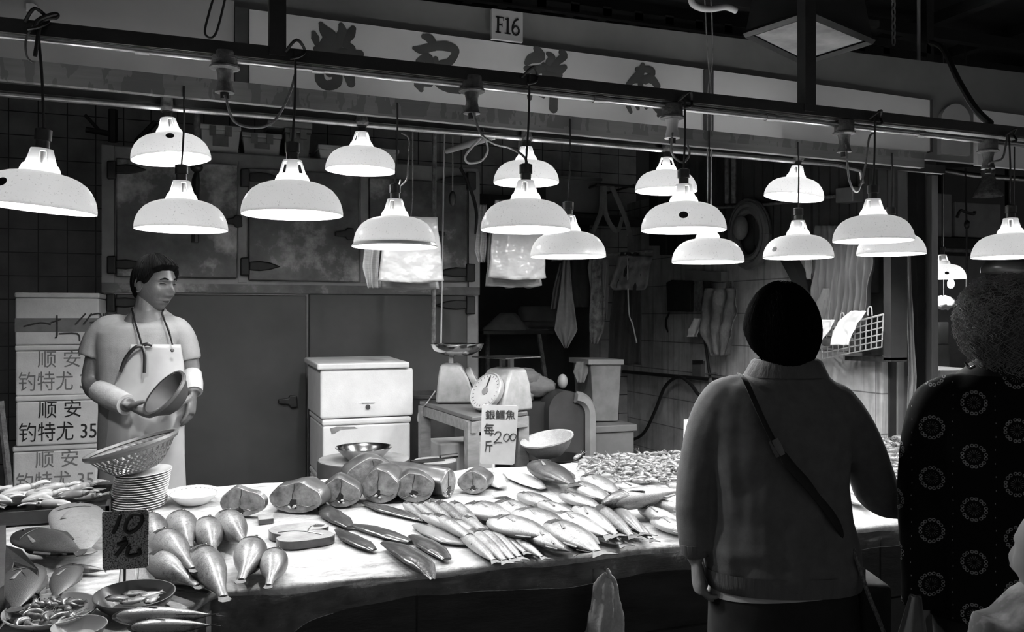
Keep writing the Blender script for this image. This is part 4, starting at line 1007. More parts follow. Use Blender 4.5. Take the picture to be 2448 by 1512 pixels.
m_liver = M('dark_fillet', .03, .06, .22, sc=9, bump=.25, bsc=25, coat=.7); m_fil = M('grey_fillet', .16, .26, .3, sc=9, bump=.2, coat=.4); m_squid = M('pale_squid', .38, .58, .3, sc=6, coat=.3)
def slab(pts, wid, lb, mat, name, cat, grp, fl=.3, h=.004):
    P_ = [tp(u, v, h) for u, v in pts]; D = (P_[0]-Vector((0,0,CZ))).dot(FWD)
    sp_ = smooth_path(P_, 5); n = len(sp_); W_ = []
    for i in range(n):
        t = i/(n-1)*(len(wid)-1); k = min(int(t), len(wid)-2); W_.append((wid[k]+(wid[k+1]-wid[k])*(t-k))/2*D/F*1.25)
    zt = max(W_)*fl
    sp_ = [p + TN*zt*.9 for p in sp_]
    return tag(MB().tube(sp_, W_, 16, True, TN, fl).build(name, mat, None, 60), lb, cat, grp)
GF = 'dark fish fillets'
slab([(768,1212),(790,1236),(815,1252),(836,1268)], [16,42,40,14], 'dark fillet leaning against the wide chunk', m_liver, 'dark_fillet', 'fillet', GF)
slab([(806,1272),(835,1292),(868,1308),(894,1322)], [12,36,36,12], 'dark fillet right behind the flat steak', m_liver, 'dark_fillet', 'fillet', GF)
slab([(872,1208),(915,1222),(960,1234),(1022,1252)], [14,32,30,12], 'long dark fillet before the slender fish', m_liver, 'dark_fillet', 'fillet', GF)
slab([(842,1262),(885,1272),(930,1286),(982,1302)], [14,36,38,16], 'dark fillet in the middle of the dark cuts', m_liver, 'dark_fillet', 'fillet', GF)
slab([(916,1306),(955,1322),(990,1345),(1014,1362),(1034,1396)], [16,46,50,40,8], 'biggest dark fillet, tip hanging over the table edge', m_liver, 'dark_fillet', 'fillet', GF, .3, .012)
slab([(984,1288),(1015,1306),(1045,1325),(1068,1345)], [16,42,40,18], 'dark fillet at the right, beside the grey fillet', m_liver, 'dark_fillet', 'fillet', GF)
slab([(990,1262),(1025,1276),(1070,1296),(1116,1308)], [12,40,42,14], 'pale grey fillet beside the slender fish', m_fil, 'grey_fillet', 'fillet', None)
slab([(1128,1126),(1150,1138),(1180,1158),(1202,1172)], [20,50,46,16], 'white flat squid piece right of the cut pile', m_squid, 'white_squid_piece', 'squid', 'white squid pieces', .2)
slab([(1212,1132),(1240,1146),(1270,1160),(1296,1174)], [18,48,44,16], 'white flat squid piece left of the big dark fish', m_squid, 'white_squid_piece', 'squid', 'white squid pieces', .2)
slab([(1180,1190),(1215,1186),(1240,1196),(1262,1210)], [12,26,26,12], 'white piece behind the round silver fish', m_squid, 'white_squid_piece', 'squid', 'white squid pieces', .25)
slab([(352,1400),(400,1404),(450,1410),(500,1424)], [14,30,30,12], 'pale wet piece at the table edge below the plump fish', m_fil, 'grey_fillet', 'fillet', None, .3)

# shrimps heaped at the back
m_shr = M('raw_shrimp_shell', .05, .3, .25, sc=60, coat=.5)
sh0 = MB()
pts_ = [Vector((.03*math.cos(a_)-.0, .03*math.sin(a_), 0)) for a_ in [(.2+.22*k) for k in range(10)]]
sh0.tube(pts_, [.003,.008,.0095,.01,.0098,.009,.008,.006,.0045,.002], 7, True, (0,0,1))
for k in range(3): sh0.tube([pts_[1], pts_[1]+Vector((.02+.01*k,-.03+.012*k,.004*k))], .0008, 4)
SHR = sh0.build('shrimp', m_shr, None, 60)
SHR.location = (0,0,0); me_ = SHR.data
lo_ = sum((v_.co for v_ in me_.vertices), Vector())/len(me_.vertices)
me_.transform(Matrix.Translation(-lo_))
tag(SHR, 'small raw shrimp in the heap at the back of the table', 'shrimp', 'shrimps heaped at the back')
rs = random.Random(4); first = True
def shrimp_at(u, v, h, label=None, grp=None, sc=1.0):
    global first
    p = tp(u, v, h)
    m = Matrix.Translation(p) @ Matrix.Rotation(rs.uniform(0,6.3),4,'Z') @ Matrix.Rotation(rs.uniform(-.5,.5),4,'X') @ Matrix.Rotation(rs.uniform(-.4,.4),4,'Y') @ Matrix.Scale(sc*rs.uniform(.85,1.2),4)
    if first: o = SHR; o.matrix_basis = m; first = False
    else: o = dup(SHR, m)
    if label: o['label'] = label
    if grp: o['group'] = grp
    return o
for row in range(9):
    v_ = 1094 + row*8
    for k in range(24):
        u = 1385 + row*4 + (1650-1385)*k/23 + rs.uniform(-5,5)
        vv = v_ - (u-1385)*.05 + rs.uniform(-3,3)
        if vv < 1088 - (u-1385)*.03: continue
        if vv > 1158 or (u < 1470 and vv > 1132): continue
        shrimp_at(u, vv, .014 + .022*math.exp(-((vv-1118)/28)**2)*rs.uniform(.4,1.2))
for row in range(8):
    for k in range(11):
        u = 2040 + 12*k + rs.uniform(-4,4); vv = 1050 + row*13 + rs.uniform(-4,4)
        shrimp_at(u, vv, .02 + .02*rs.random(), 'small raw shrimp in the heap between the two shoppers', 'shrimps between the shoppers', 1.15)

# ------------------------------------------------------------------ tray of squid at the back left
ty0, ty1 = 3.30, 3.60
tx0, tx1 = -1.45, pt(272,1190,Y=3.5).x
q0 = lambda x, y, h: Vector((x, y, tz(y)+h))
tr_ = thing('squid_tray', 'dark shallow tray full of small squid at the left', 'tray', q0((tx0+tx1)/2,(ty0+ty1)/2,.005))
m_tray = M('dark_tray', .02, .05, .4, sc=10)
MB().prism([q0(tx0,ty0,.006),q0(tx1,ty0,.006),q0(tx1,ty1,.006),q0(tx0,ty1,.006)], TN*.01).build('bottom', m_tray, tr_, 0)
for p, q_ in (((tx0,ty0),(tx1,ty0)),((tx1,ty0),(tx1,ty1)),((tx1,ty1),(tx0,ty1)),((tx0,ty1),(tx0,ty0))):
    d = Vector((q_[0]-p[0], q_[1]-p[1], 0)); nn_ = Vector((-d.y,d.x,0)).normalized()*.012
    MB().prism([q0(*p,.006), q0(*q_,.006), q0(*q_,.05), q0(*p,.05)], nn_).build('side', m_tray, tr_, 0)
sq = thing('squid', 'x', 'squid')
MB().tube([(0,0,0),(.01,0,0),(.03,0,.001),(.07,0,.002),(.095,0,0),(.1,0,0)], [.003,.009,.014,.016,.013,.008], 12, True, (0,0,1)).build('mantle', m_squid, sq)
MB().prism([(.0,0,.0),(.035,.03,.0),(.05,.0,.0),(.035,-.03,.0)], (0,0,.003)).build('fin', m_squid, sq, 0)
MB().ell((.108,0,0), (.014,.011,.01)).build('head', m_squid, sq)
tn = MB()
for k in range(6): tn.tube(smooth_path([(.115,.004*(k-2.5),0),(.14,.009*(k-2.5),.004),(.165,.012*(k-2.5)+.006*(k%2),-.002)], 3), [.003]*3+[.0025]*3+[.0015], 5)
tn.build('tentacles', m_squid, sq)
MB().ell((.106,.009,.004), (.004,.003,.004), 8, 5).build('eye', m_eye, sq)
for k in range(46):
    x = tx0 + .35 + (tx1-tx0-.47)*rs.random(); y = ty0+.05 + (ty1-ty0-.1)*((k*7) % 46)/46
    p = q0(x, y, .035 + .025*rs.random())
    m = Matrix.Translation(p) @ Matrix.Rotation(rs.choice([0,3.14])+rs.uniform(-.6,.6),4,'Z') @ Matrix.Rotation(rs.uniform(-.2,.1),4,'Y')
    o = sq if k == 0 else dup(sq, m); o.matrix_basis = m
    tag(o, 'small pale squid in the dark tray at the left', 'squid', 'squid in the dark tray')
tag(MB().prism([tp(-6,1258,.10), tp(14,1256,.10), tp(10,1400,.09), tp(-6,1410,.09)], TN*-.10).build('wooden_divider', m_board, None, 0), 'dark upright board at the far left edge of the table', 'board')

# ------------------------------------------------------------------ plates, colander, bowls on the table
pz = tp(332,1212)
PL = thing('plate', 'x', 'plate', pz, 'stacked white plates under the colander')
rp = 61*3.27/F
nrot = TN.to_track_quat('Z','Y').to_matrix().to_4x4()
MB().lathe([(.001,0),(rp*.55,0),(rp*.62,.003),(rp*.97,.0075),(rp,.0085),(rp*.99,.0105),(rp*.9,.0085),(rp*.6,.0045),(.001,.004)], pz, 48, nrot).build('dish', m_porcelain, PL)
base_p = pz + TN*.004
ordn = ['bottom','second from the bottom','third from the bottom','fourth from the bottom','fifth from the bottom','sixth from the bottom','seventh from the bottom','eighth from the bottom','seventh from the top','sixth from the top','fifth from the top','fourth from the top','third from the top','second from the top','top']
for i in range(15):
    p = base_p + UP*(.0084*i) + Vector((rs.uniform(-.002,.002)+.0001*i*i, rs.uniform(-.002,.002), 0))
    m = Matrix.Translation(p) @ Matrix.Rotation(-.006*i,4,FWD)
    o = PL if i == 0 else dup(PL, m); o.matrix_basis = m
    tag(o, 'white plate, %s in the stack under the colander' % ordn[i], 'plate', 'stacked white plates under the colander')
ctop = base_p + UP*(.0084*15+.004)
cl_ = thing('colander', 'grey plastic colander tilted on top of the plate stack', 'colander', ctop)
ct = Matrix.Translation(ctop) @ Matrix.Rotation(math.radians(-15),4,FWD) @ Matrix.Rotation(math.radians(4),4,RIGHT)
rc = 103*3.25/F
m_col = M('grey_green_plastic', .09, .12, .35, sc=6)
nseg = 72; prof = [(.42,.0),(.5,.006),(.56,.014),(.62,.023),(.67,.031),(.72,.04),(.77,.05),(.82,.06),(.9,.078),(.95,.09)]
cb = MB()
R = [[ct @ Vector((a_*rc*math.cos(6.28319*(k+.5*(i%2))/nseg), a_*rc*math.sin(6.28319*(k+.5*(i%2))/nseg), z_*1.0)) for k in range(nseg)] for i, (a_, z_) in enumerate(prof)]
for rg_ in R: cb.v += rg_
for i in range(len(R)-1):
    for j in range(nseg):
        if 1 <= i <= 7 and (j+i) % 2 == 0 : continue
        k = (j+1) % nseg; cb.f.append((i*nseg+j, i*nseg+k, (i+1)*nseg+k, (i+1)*nseg+j))
cb.f.append(tuple(range(nseg)))
cb.build('bowl', m_col, cl_, 60, mods=(('SOLIDIFY', dict(thickness=.0025)),))
MB().lathe([(.945*rc,.082),(rc,.086),(1.03*rc,.094),(1.02*rc,.104),(.97*rc,.104),(.945*rc,.094)], ctop, nseg, (ct.to_3x3().to_4x4())).build('rim', m_col, cl_)
pw = tp(463,1204); rw = 59*3.27/F
wp = thing('white_dish', 'deep white dish with a patterned rim right of the plate stack', 'dish', pw)
MB().lathe([(.001,.002),(rw*.55,.002),(rw*.6,.008),(rw*.85,.03),(rw*.97,.04),(rw,.041),(rw*.98,.038),(rw*.86,.026),(rw*.62,.003),(rw*.55,0),(.001,0)], pw+TN*.004, 48, nrot).build('dish', m_porcelain, wp)
pat = MB()
for k in range(30):
    a_ = 6.28319*k/30; pat.ell(pw + TN*.004 + (nrot @ Vector((rw*.88*math.cos(a_), rw*.88*math.sin(a_), .0345))), (.0035,.0035,.001), 6, 4)
pat.build('rim_pattern', M('rim_print', .3, .4, .4), wp)
def oval_bowl(u, v, ru, lb, mat, hgt, name, sx=1.15, ang=0):
    pc = tp(u, v, .0); D = (pc-Vector((0,0,CZ))).dot(FWD); rr = ru*D/F
    r = thing(name, lb, 'bowl', pc)
    m = nrot @ Matrix.Rotation(YAW*-1+ang,4,'Z') @ Matrix.Diagonal((1,.97,1,1))
    MB().lathe([(.001,.003),(rr*.6,.003),(rr*.85,hgt*.6),(rr*.97,hgt),(rr,hgt),(rr*.995,hgt-.004),(rr*.88,hgt*.5),(rr*.62,0),(.001,0)], pc+TN*.004, 44, m).build('bowl', mat, r)
    return pc, rr, m
m_gb = M('grey_plastic_bowl', .32, .42, .3, sc=6)
pc, rr, m = oval_bowl(122, 1486, 104, 'grey oval plate of prawns at the lower left corner', m_gb, .03, 'prawn_plate', ang=.25)
for k in range(26):
    a_ = rs.uniform(0,6.28); q_ = math.sqrt(rs.random())*.72*rr
    p = pc + (m @ Vector((q_*math.cos(a_), q_*math.sin(a_), .022+.008*rs.random())))
    mm = Matrix.Translation(p) @ Matrix.Rotation(rs.uniform(0,6.3),4,'Z') @ Matrix.Rotation(rs.uniform(-.4,.4),4,'X')
    o = dup(SHR, mm, 'prawn on the grey oval plate at the lower left', 'prawns on the oval plate')
pc2, rr2, m2 = oval_bowl(322, 1462, 92, 'dark rimmed oval bowl of cut fish under the speckled sign', M('dark_oval_bowl', .06, .12, .3), .045, 'fish_bowl', ang=.15)
for k, (dx, dy, an, lb) in enumerate(((-.35,.0,-.5,'small fish at the left in the oval bowl'),(.1,-.15,.2,'pale fish piece at the front in the oval bowl'),(.3,.2,.5,'fish piece at the back right in the oval bowl'),(.45,-.05,1.2,'shiny fish piece at the right in the oval bowl'),(.0,.3,-.2,'fish piece at the back in the oval bowl'))):
    p = pc2 + (m2 @ Vector((dx*rr2, dy*rr2, .028)))
    mm = Matrix.Translation(p) @ Matrix.Rotation(an,4,'Z') @ Matrix.Rotation(.15,4,'X') @ Matrix.Scale(.085,4) @ Matrix.Translation((-.5,0,0))
    o = dup(PROTO[('bream','bream')], mm, lb, 'fish in the oval bowl')
oval_bowl(190, 1528, 62, 'second grey plate cut off at the bottom edge of the picture', m_gb, .03, 'grey_plate')
# woven bowl, dark tub and rim at the back
pk = pt(1315,1098,Y=3.86); 
kb_ = thing('woven_bowl', 'pale shallow woven bowl tilted behind the big dark fish', 'bowl', pk)
rk = 64*4.15/F; kt = Matrix.Translation(pk+Vector((0,0,.02))) @ Matrix.Rotation(math.radians(-11),4,FWD) @ Matrix.Rotation(math.radians(8),4,RIGHT)
MB().lathe([(.001,.0),(rk*.5,.0),(rk*.8,.035),(rk*.97,.075),(rk*1.02,.08),(rk*1.02,.087),(rk*.95,.085),(rk*.78,.045),(rk*.5,.01),(.001,.01)], kt.translation, 40, kt.to_3x3().to_4x4()).build('bowl', M('woven_grey', .26, .34, .5, sc=50, bump=.4), kb_)
for k in (.55, .8): MB().lathe([(rk*(.82+.14*k),.045+.035*k),(rk*(.85+.14*k),.047+.035*k),(rk*(.84+.14*k),.051+.035*k)], kt.translation, 40, kt.to_3x3().to_4x4()).build('band', M('woven_rim', .3, .4, .5), kb_)
pt_ = pt(1340,1060,Y=4.0); rt_ = 84*4.2/F
tu = thing('black_tub', 'wide black tub carrying the woven bowl behind the fish table', 'tub', (pt_.x,pt_.y,.1))
MB().lathe([(.001,.1),(rt_*.85,.1),(rt_*1.0,pt_.z-.1),(rt_*1.04,pt_.z-.1),(rt_*1.04,pt_.z-.085),(rt_*.97,pt_.z-.085),(rt_*.9,pt_.z-.16),(.001,pt_.z-.16)], (pt_.x,pt_.y+.12,0), 40).build('tub', m_black, tu, 40)

# ------------------------------------------------------------------ price signs
sgn = thing('price_sign', 'dark speckled price card reading 10 yuan on a stick', 'price sign', tp(297,1430))
qk = N('speckled_card'); v = qk.obj(False); qk.l.new(qk.ramp(qk.noise(v, 260, 2, .7), [(.40,.03),(.54,.34)]), qk.p.inputs['Base Color']); qk.p.inputs['Roughness'].default_value = .6
stp = tp(297,1430); Ds = (stp-Vector((0,0,CZ))).dot(FWD); P_ = lambda u, v: pt(u, v, D=Ds)
MB().prism([P_(247,1224),P_(350,1219),P_(355,1224),P_(354,1352),P_(349,1358),P_(250,1365),P_(245,1360),P_(244,1228)], FWD*.004).build('card', qk.m, sgn, 0)
MB().tube([stp-TN*.002, P_(296,1358)+FWD*.006, P_(296,1250)+FWD*.008], .0035, 8).build('stick', m_board, sgn)
fm = frame(P_(300,1290)-FWD*.0015, RIGHT, UP)
sc_ = Ds/F
def hand(lines, r, par, mat, P0): 
    mb = MB()
    for ln in lines: mb.tube(smooth_path([P0(u, v) for u, v in ln], 4), r, 8)
    return mb.build('handwriting', mat, par, 180)
PP = lambda u, v: pt(u, v, D=Ds-.001)
hand([[(288,1231),(279,1258),(270,1276)],[(316,1232),(303,1248),(300,1268),(312,1274),(330,1262),(340,1244),(336,1232),(320,1230),(312,1236)],[(296,1289),(302,1287)],[(282,1303),(292,1299),(306,1297)],[(302,1298),(290,1314),(277,1329)],[(310,1306),(304,1324),(310,1330),(330,1326),(334,1322),(332,1313)]], .0055, sgn, m_ink, PP)
sg2 = thing('price_sign', 'white price card reading 200 standing before the scales', 'price sign', tp(1178,1130))
D2 = 3.32; P2 = lambda u, v: pt(u, v, D=D2)
MB().prism([P2(1155,968),P2(1236,971),P2(1239,975),P2(1230,1108),P2(1226,1112),P2(1150,1110),P2(1147,1106),P2(1152,972)], FWD*.004).build('card', M('white_card', .72, .85, .5, sc=14), sg2, 0)
MB().tube([tp(1178,1132), P2(1178,1108)+FWD*.006, P2(1180,1060)+FWD*.007], .0035, 8).build('stick', m_white, sg2)
H2 = lambda u, v: pt(u, v, D=D2-.001)
text('\u9280\u9c48\u9b5a', sg2, frame(H2(1196,994), RIGHT, UP), 24*D2/F, m_greyink, 'handwriting', .0004, .0005, 1.0)
text('\u6bcf', sg2, frame(H2(1169,1030), RIGHT, UP), 32*D2/F, m_greyink, 'handwriting', .0003, .0005, .8)
text('\u65a4', sg2, frame(H2(1168,1070), RIGHT, UP), 30*D2/F, m_greyink, 'handwriting', .0003, .0005, .7)
hand([[(1182,1040),(1188,1033),(1196,1034),(1196,1042),(1184,1056),(1180,1060),(1190,1058),(1200,1059)],[(1212,1037),(1205,1042),(1204,1052),(1210,1056),(1216,1050),(1217,1041),(1212,1037)],[(1226,1037),(1220,1042),(1220,1050),(1226,1054),(1232,1048),(1233,1040),(1226,1037)]], .0016, sg2, m_greyink, H2)
# ------------------------------------------------------------------ people
def ring(u, v, hwpx, hd, D, n=36, pw=2.3, yaw=0.0, dv=0.0, df=0.0):
    c = pt(u, v, D=D); hw = hwpx*D/F; out = []
    x = RIGHT*math.cos(yaw)+FWD*math.sin(yaw); y = FWD*math.cos(yaw)-RIGHT*math.sin(yaw)
    for k in range(n):
        a = 6.28319*k/n; ca, sa = math.cos(a), math.sin(a)
        ca = math.copysign(abs(ca)**(2/pw), ca); sa = math.copysign(abs(sa)**(2/pw), sa)
        out.append(c + x*hw*ca + y*hd*sa + UP*((dv*ca+df*sa)*D/F))
    return out
def limb(mb, pts, rad, n=16): return mb.tube(smooth_path(pts, 5), [r for r in interp(rad, 5)], n)
def interp(r, k):
    out = []
    for a, b_ in zip(r, r[1:]): out += [a+(b_-a)*i/k for i in range(k)]
    return out + [r[-1]]
def hand(mb, wrist, d, pn, curl=.5, s=1.0, thumb=1):
    d = d.normalized(); pn = (pn - d*pn.dot(d)).normalized(); a = d.cross(pn)
    mb.tube([wrist-d*.03*s, wrist, wrist+d*.03*s, wrist+d*.07*s, wrist+d*.092*s], [.024*s,.026*s,.036*s,.042*s,.038*s], 14, True, pn, .42)
    for i in range(4):
        b_ = wrist + d*(.085-.006*abs(i-1.3))*s + a*(thumb*(.031-.0215*i))*s
        L = (.07,.078,.073,.058)[i]*s; q_ = d.copy(); p = b_ - d*.02*s; P_ = [p, b_]; ang = 0
        for seg, f_ in enumerate((.45,.32,.23)):
            ang += curl*(.75, .8, .6)[seg] + .06*i*curl
            q_ = (d*math.cos(ang) + pn*math.sin(ang)); P_.append(P_[-1] + q_*L*f_)
        mb.tube(smooth_path(P_, 3), [.0088*s]*4+[.0085*s]*6+[.0078*s]*2+[.0055*s]*1 if False else interp([.0092*s,.009*s,.0086*s,.0078*s,.0055*s], 3), 10)
    b_ = wrist + d*.02*s + a*thumb*.026*s
    t1 = (d*.62 + a*thumb*.6 + pn*.4).normalized(); t2 = (d*.85 + a*thumb*.2 + pn*.55).normalized()
    P_ = [b_, b_+t1*.035*s, b_+t1*.035*s+t2*.03*s, b_+t1*.035*s+t2*.055*s]
    mb.tube(smooth_path(P_, 3), interp([.014*s,.0115*s,.0098*s,.006*s], 3), 10)
def gs(x, m, s): return math.exp(-((x-m)/s)**2)
def head_pt(dx, dy, dz, off=0.0, face=1.0):
    x, y, z = .076*dx, .098*dy, .118*dz
    if dz < 0:
        t = -dz; x *= 1 - .30*t*t
        y *= (1 - .06*t) if dy > 0 else (1 - .45*t)
    if dy > 0 and face:
        ax = abs(x); k = min(1, dy*2)
        y += k*face*(.027*gs(x,0,.0085)*gs(z,-.018,.026) + .012*gs(x,0,.015)*gs(z,-.036,.009) + .004*gs(ax,.013,.006)*gs(z,-.037,.007) - .004*gs(ax,.026,.006)*gs(z,-.05+.5*(.026-ax),.014) + .005*gs(x,0,.05)*gs(z,.03,.011)
             - .013*gs(ax,.031,.016)*gs(z,.012,.012) - .004*gs(ax,.036,.010)*gs(z,-.05,.02) + .005*gs(ax,.045,.02)*gs(z,-.025,.02) + .007*gs(ax,.031,.012)*gs(z,.011,.005) - .004*gs(ax,.031,.014)*gs(z,.020,.003)
             + .007*gs(x,0,.024)*gs(z,-.058,.006) + .007*gs(x,0,.019)*gs(z,-.071,.006) - .003*gs(x,0,.026)*gs(z,-.0645,.003) + .009*gs(x,0,.024)*gs(z,-.102,.015))
    p = Vector((x, y, z))
    if off: p += Vector((dx/.076, dy/.098, dz/.118)).normalized()*off
    return p
def dirs(k, n):
    for i in range(k+1):
        a = math.pi*i/k; z = -math.cos(a); q_ = max(math.sin(a), .004)
        yield [(q_*math.sin(6.28319*j/n), q_*math.cos(6.28319*j/n), z) for j in range(n)]
def head(mb, m, k=64, n=80, face=1.0):
    mb.rings([[m @ head_pt(*d, 0, face) for d in rg_] for rg_ in dirs(k, n)], True)
def ears(mb, m, sides=(-1,1)):
    for s in sides:
        c = Vector((s*.077, -.006, -.002)); mm = m @ Matrix.Translation(c) @ Matrix.Rotation(s*.35, 4, 'Z')
        mb.ell(mm.translation, (.008,.017,.03), 12, 8, mm.to_3x3().to_4x4())
        mb.tube([mm @ Vector((s*.007,.016*math.cos(t),.03*math.sin(t))) for t in [-1.9+.45*i for i in range(13)]], [.004]*12+[.003], 6)
def hair(m, th, mask, nz=.0, k=96, n=120, sc=20):
    R = []
    for rg_ in dirs(k, n):
        row = []
        for d in rg_:
            w = mask(*d); o_ = -.008*(1-w) + w*th(*d)
            if nz and w > .3: o_ += nz*mnoise.noise(Vector(d)*sc)
            row.append(m @ head_pt(*d, o_, 1 if w < .3 else 0))
        R.append(row)
    return MB().rings(R, True)
def sstep(a, b_, x):
    t = max(0, min(1, (x-a)/(b_-a))); return t*t*(3-2*t)
def head_matrix(c, fwd, tilt=0, s=1.0, roll=0):
    y = fwd.normalized(); x = y.cross(UP).normalized(); z = x.cross(y)
    m = Matrix(((x.x,y.x,z.x,c.x),(x.y,y.y,z.y,c.y),(x.z,y.z,z.z,c.z),(0,0,0,1)))
    return m @ Matrix.Rotation(tilt,4,'X') @ Matrix.Rotation(roll,4,'Y') @ Matrix.Scale(s,4)
def legs(mb, hips, ztop, zfloor, fw, r=(.085,.06,.04)):
    for h in hips:
        k_ = Vector((h.x, h.y, zfloor+.48)); a_ = Vector((h.x, h.y, zfloor+.09))
        mb.tube([h, (h+k_)/2, k_, (k_+a_)/2, a_], [r[0], r[0]*.9, r[1], r[1]*.9, r[2]], 14)
        mb.tube([a_+Vector((0,0,-.02))-fw*.05, a_+Vector((0,0,-.045))+fw*.06, a_+Vector((0,0,-.055))+fw*.16], [.04,.042,.03], 12)
m_skinv = M('tanned_skin', .085, .115, .45, sc=25, bump=.1, bsc=120)
m_shirt = M('pale_cotton', .19, .23, .85, sc=20, bump=.15, bsc=220)
m_apron = M('white_wet_apron', .33, .40, .4, sc=6, bump=.12, bsc=9)
m_trou = M('dark_trousers', .006, .012, .85, sc=20)
m_lip = M('darker_lips', .025, .04, .8, spec=.1)

# --- the vendor
DV = 3.76
V = lambda u, v, d=0.0: pt(u, v, D=DV+d)
bm_ = MB()
bm_.rings([ring(350,738,30,.05,DV), ring(348,770,52,.075,DV), ring(340,800,88,.085,DV), ring(338,900,82,.09,DV), ring(338,1000,80,.09,DV), ring(338,1090,84,.10,DV), ring(338,1150,80,.10,DV)])
limb(bm_, [V(362,690,.0), V(355,720), V(350,765)], [.052,.052,.06])
limb(bm_, [V(255,792), V(232,860,.0), V(222,922,-.03), V(258,948,-.14), V(308,969,-.24)], [.052,.05,.043,.042,.030])
limb(bm_, [V(428,795), V(446,845), V(456,890,-.0), V(460,920,-.05), V(462,942,-.08)], [.05,.046,.040,.038,.030])
hand(bm_, V(311,973,-.25), RIGHT*.92-UP*.30-FWD*.22, UP*.9+FWD*.25, .40, 1.05, 1)
hand(bm_, V(462,942,-.08), -UP*.95-FWD*.25-RIGHT*.05, -RIGHT, .32, .95, -1)
legs(bm_, [V(300,1130), V(376,1130)], 1, .1, -FWD)
bm_ = remesh(bm_, .005, 2)
ff = RIGHT*math.sin(math.radians(64)) - FWD*math.cos(math.radians(64))
mh = head_matrix(V(370,682), ff, -.12, .99)
head(bm_, mh, 130, 180); ears(bm_, mh)
ven = bm_.build('person', m_skinv, None, 60)
tag(ven, 'fish vendor in white apron looking to the right, holding a bowl', 'person')
def hairline(tab):
    def f(dx, dy, dz, wid=.09):
        a = math.atan2(abs(dx), dy)
        for (a0,h0),(a1,h1) in zip(tab, tab[1:]):
            if a0 <= a <= a1: hl = h0+(h1-h0)*(a-a0)/(a1-a0); break
        else: hl = tab[-1][1]
        return sstep(hl-wid, hl+wid, dz)
    return f
def strands(m, mask, th, n, r, seed, z0=.96, wob=.1, crown=(0,-.25), lift=.002):
    """combed strands running from the crown down to the hair edge"""
    rg_ = random.Random(seed); mb = MB()
    for i in range(n):
        a = rg_.uniform(0, 6.2832); P_ = []; w0 = rg_.uniform(-wob, wob); st_ = rg_.uniform(.15, .9)
        for k in range(22):
            pol = st_ + k*.12
            if pol > 2.75: break
            aa = a + w0*k*.1
            d = Vector((math.sin(pol)*math.sin(aa), math.sin(pol)*math.cos(aa), math.cos(pol)))
            if k < 8: d = (d + Vector((crown[0], crown[1], 0))*max(0,1-pol)).normalized()
            if mask(*d, .05) < .75: break
            P_.append(m @ head_pt(*d, th(*d)+lift+rg_.uniform(-.0012,.0012), 0))
        if len(P_) > 3: mb.tube(P_, [r]*(len(P_)-1)+[r*.4], 4)
    return mb
vmask = hairline([(0,.64),(.5,.62),(.95,.50),(1.2,.14),(1.38,.04),(1.55,.12),(1.85,-.2),(2.2,-.5),(3.15,-.62)])
vth = lambda dx, dy, dz: .012 + .010*max(0,dz) + .008*sstep(.2,.7,dy)*(1-sstep(.75,.97,dz))
hair(mh, vth, vmask, .002, sc=7).build('hair', m_hair, ven, 180)
strands(mh, vmask, vth, 500, .0011, 3).build('hair_strands', m_hair, ven, 0)
eb = MB()
for s in (-1, 1):
    eb.tube([mh @ (head_pt(*Vector((s*a_, b_, c_)).normalized(), .002)) for a_, b_, c_ in ((.18,.9,.27),(.36,.87,.31),(.58,.78,.26))], [.003,.004,.002], 6)
eb.build('eyebrow', m_hair, ven)
for s in (-1, 1):
    MB().tube([mh @ (head_pt(*Vector((s*a_, b_, c_)).normalized(), .001)) for a_, b_, c_ in ((.24,.9,.10),(.38,.87,.115),(.54,.8,.095))], [.0018,.0042,.0018], 6, flat=.7).build('eye', m_eye, ven)
MB().tube([mh @ (head_pt(*Vector((a_, .8, -.545)).normalized(), .0005)) for a_ in (-.22,-.1,0,.1,.22)], [.002,.0035,.0035,.0035,.002], 6).build('mouth', m_lip, ven)
ts = MB()
ts.rings([ring(350,752,40,.075,DV,df=20), ring(348,761,62,.088,DV,df=16), ring(343,772,90,.10,DV,df=10), ring(339,792,108,.11,DV,df=4), ring(337,830,103,.125,DV), ring(337,900,97,.125,DV), ring(338,980,96,.125,DV), ring(338,1060,99,.13,DV), ring(338,1095,100,.13,DV)])
limb(ts, [V(300,776), V(264,788), V(238,812), V(226,852)], [.045,.066,.066,.070])
limb(ts, [V(385,776), V(420,790), V(441,816), V(452,862)], [.045,.060,.054,.052])
ts = remesh(ts, .007, 4)
ts.build('t_shirt', m_shirt, ven, 180)
MB().rings([ring(351,748,38,.072,DV,df=21), ring(351,756,45,.08,DV,df=21), ring(350,761,47,.083,DV,df=20)], False).build('collar_band', m_shirt, ven, 60, mods=(('SOLIDIFY', dict(thickness=.004)),))
MB().tube([V(336,1075), V(338,1140)], [.165,.165], 24, flat=.75, up=FWD).build('trousers', m_trou, ven)
lg = MB()
for u in (300, 376):
    h = V(u,1130); lg.tube([h, Vector((h.x,h.y,.6)), Vector((h.x,h.y,.16))], [.11,.085,.07], 16)
lg.build('trouser_legs', m_trou, ven)
def ap(i, j):
    v_ = 824 + (1215-824)*i
    for (v0,a0,b0),(v1,a1,b1) in zip(AP, AP[1:]):
        if v0 <= v_ <= v1: t = (v_-v0)/(v1-v0); uL, uR = a0+(a1-a0)*t, b0+(b1-b0)*t; break
    u = uL + (uR-uL)*j; x = (u-338)/112
    fold = .006*math.sin(j*17+i*4)*i + .010*mnoise.noise(Vector((j*4, i*3, 2)))*min(1,i*2)
    d = -(.150+.05*max(0,i-.4))*math.sqrt(max(.03,1-min(1,abs(x))**2.2*.93)) + fold
    return V(u, v_, d)
AP = [(824,312,432),(870,300,440),(930,268,444),(1000,246,442),(1060,240,440),(1216,226,448)]
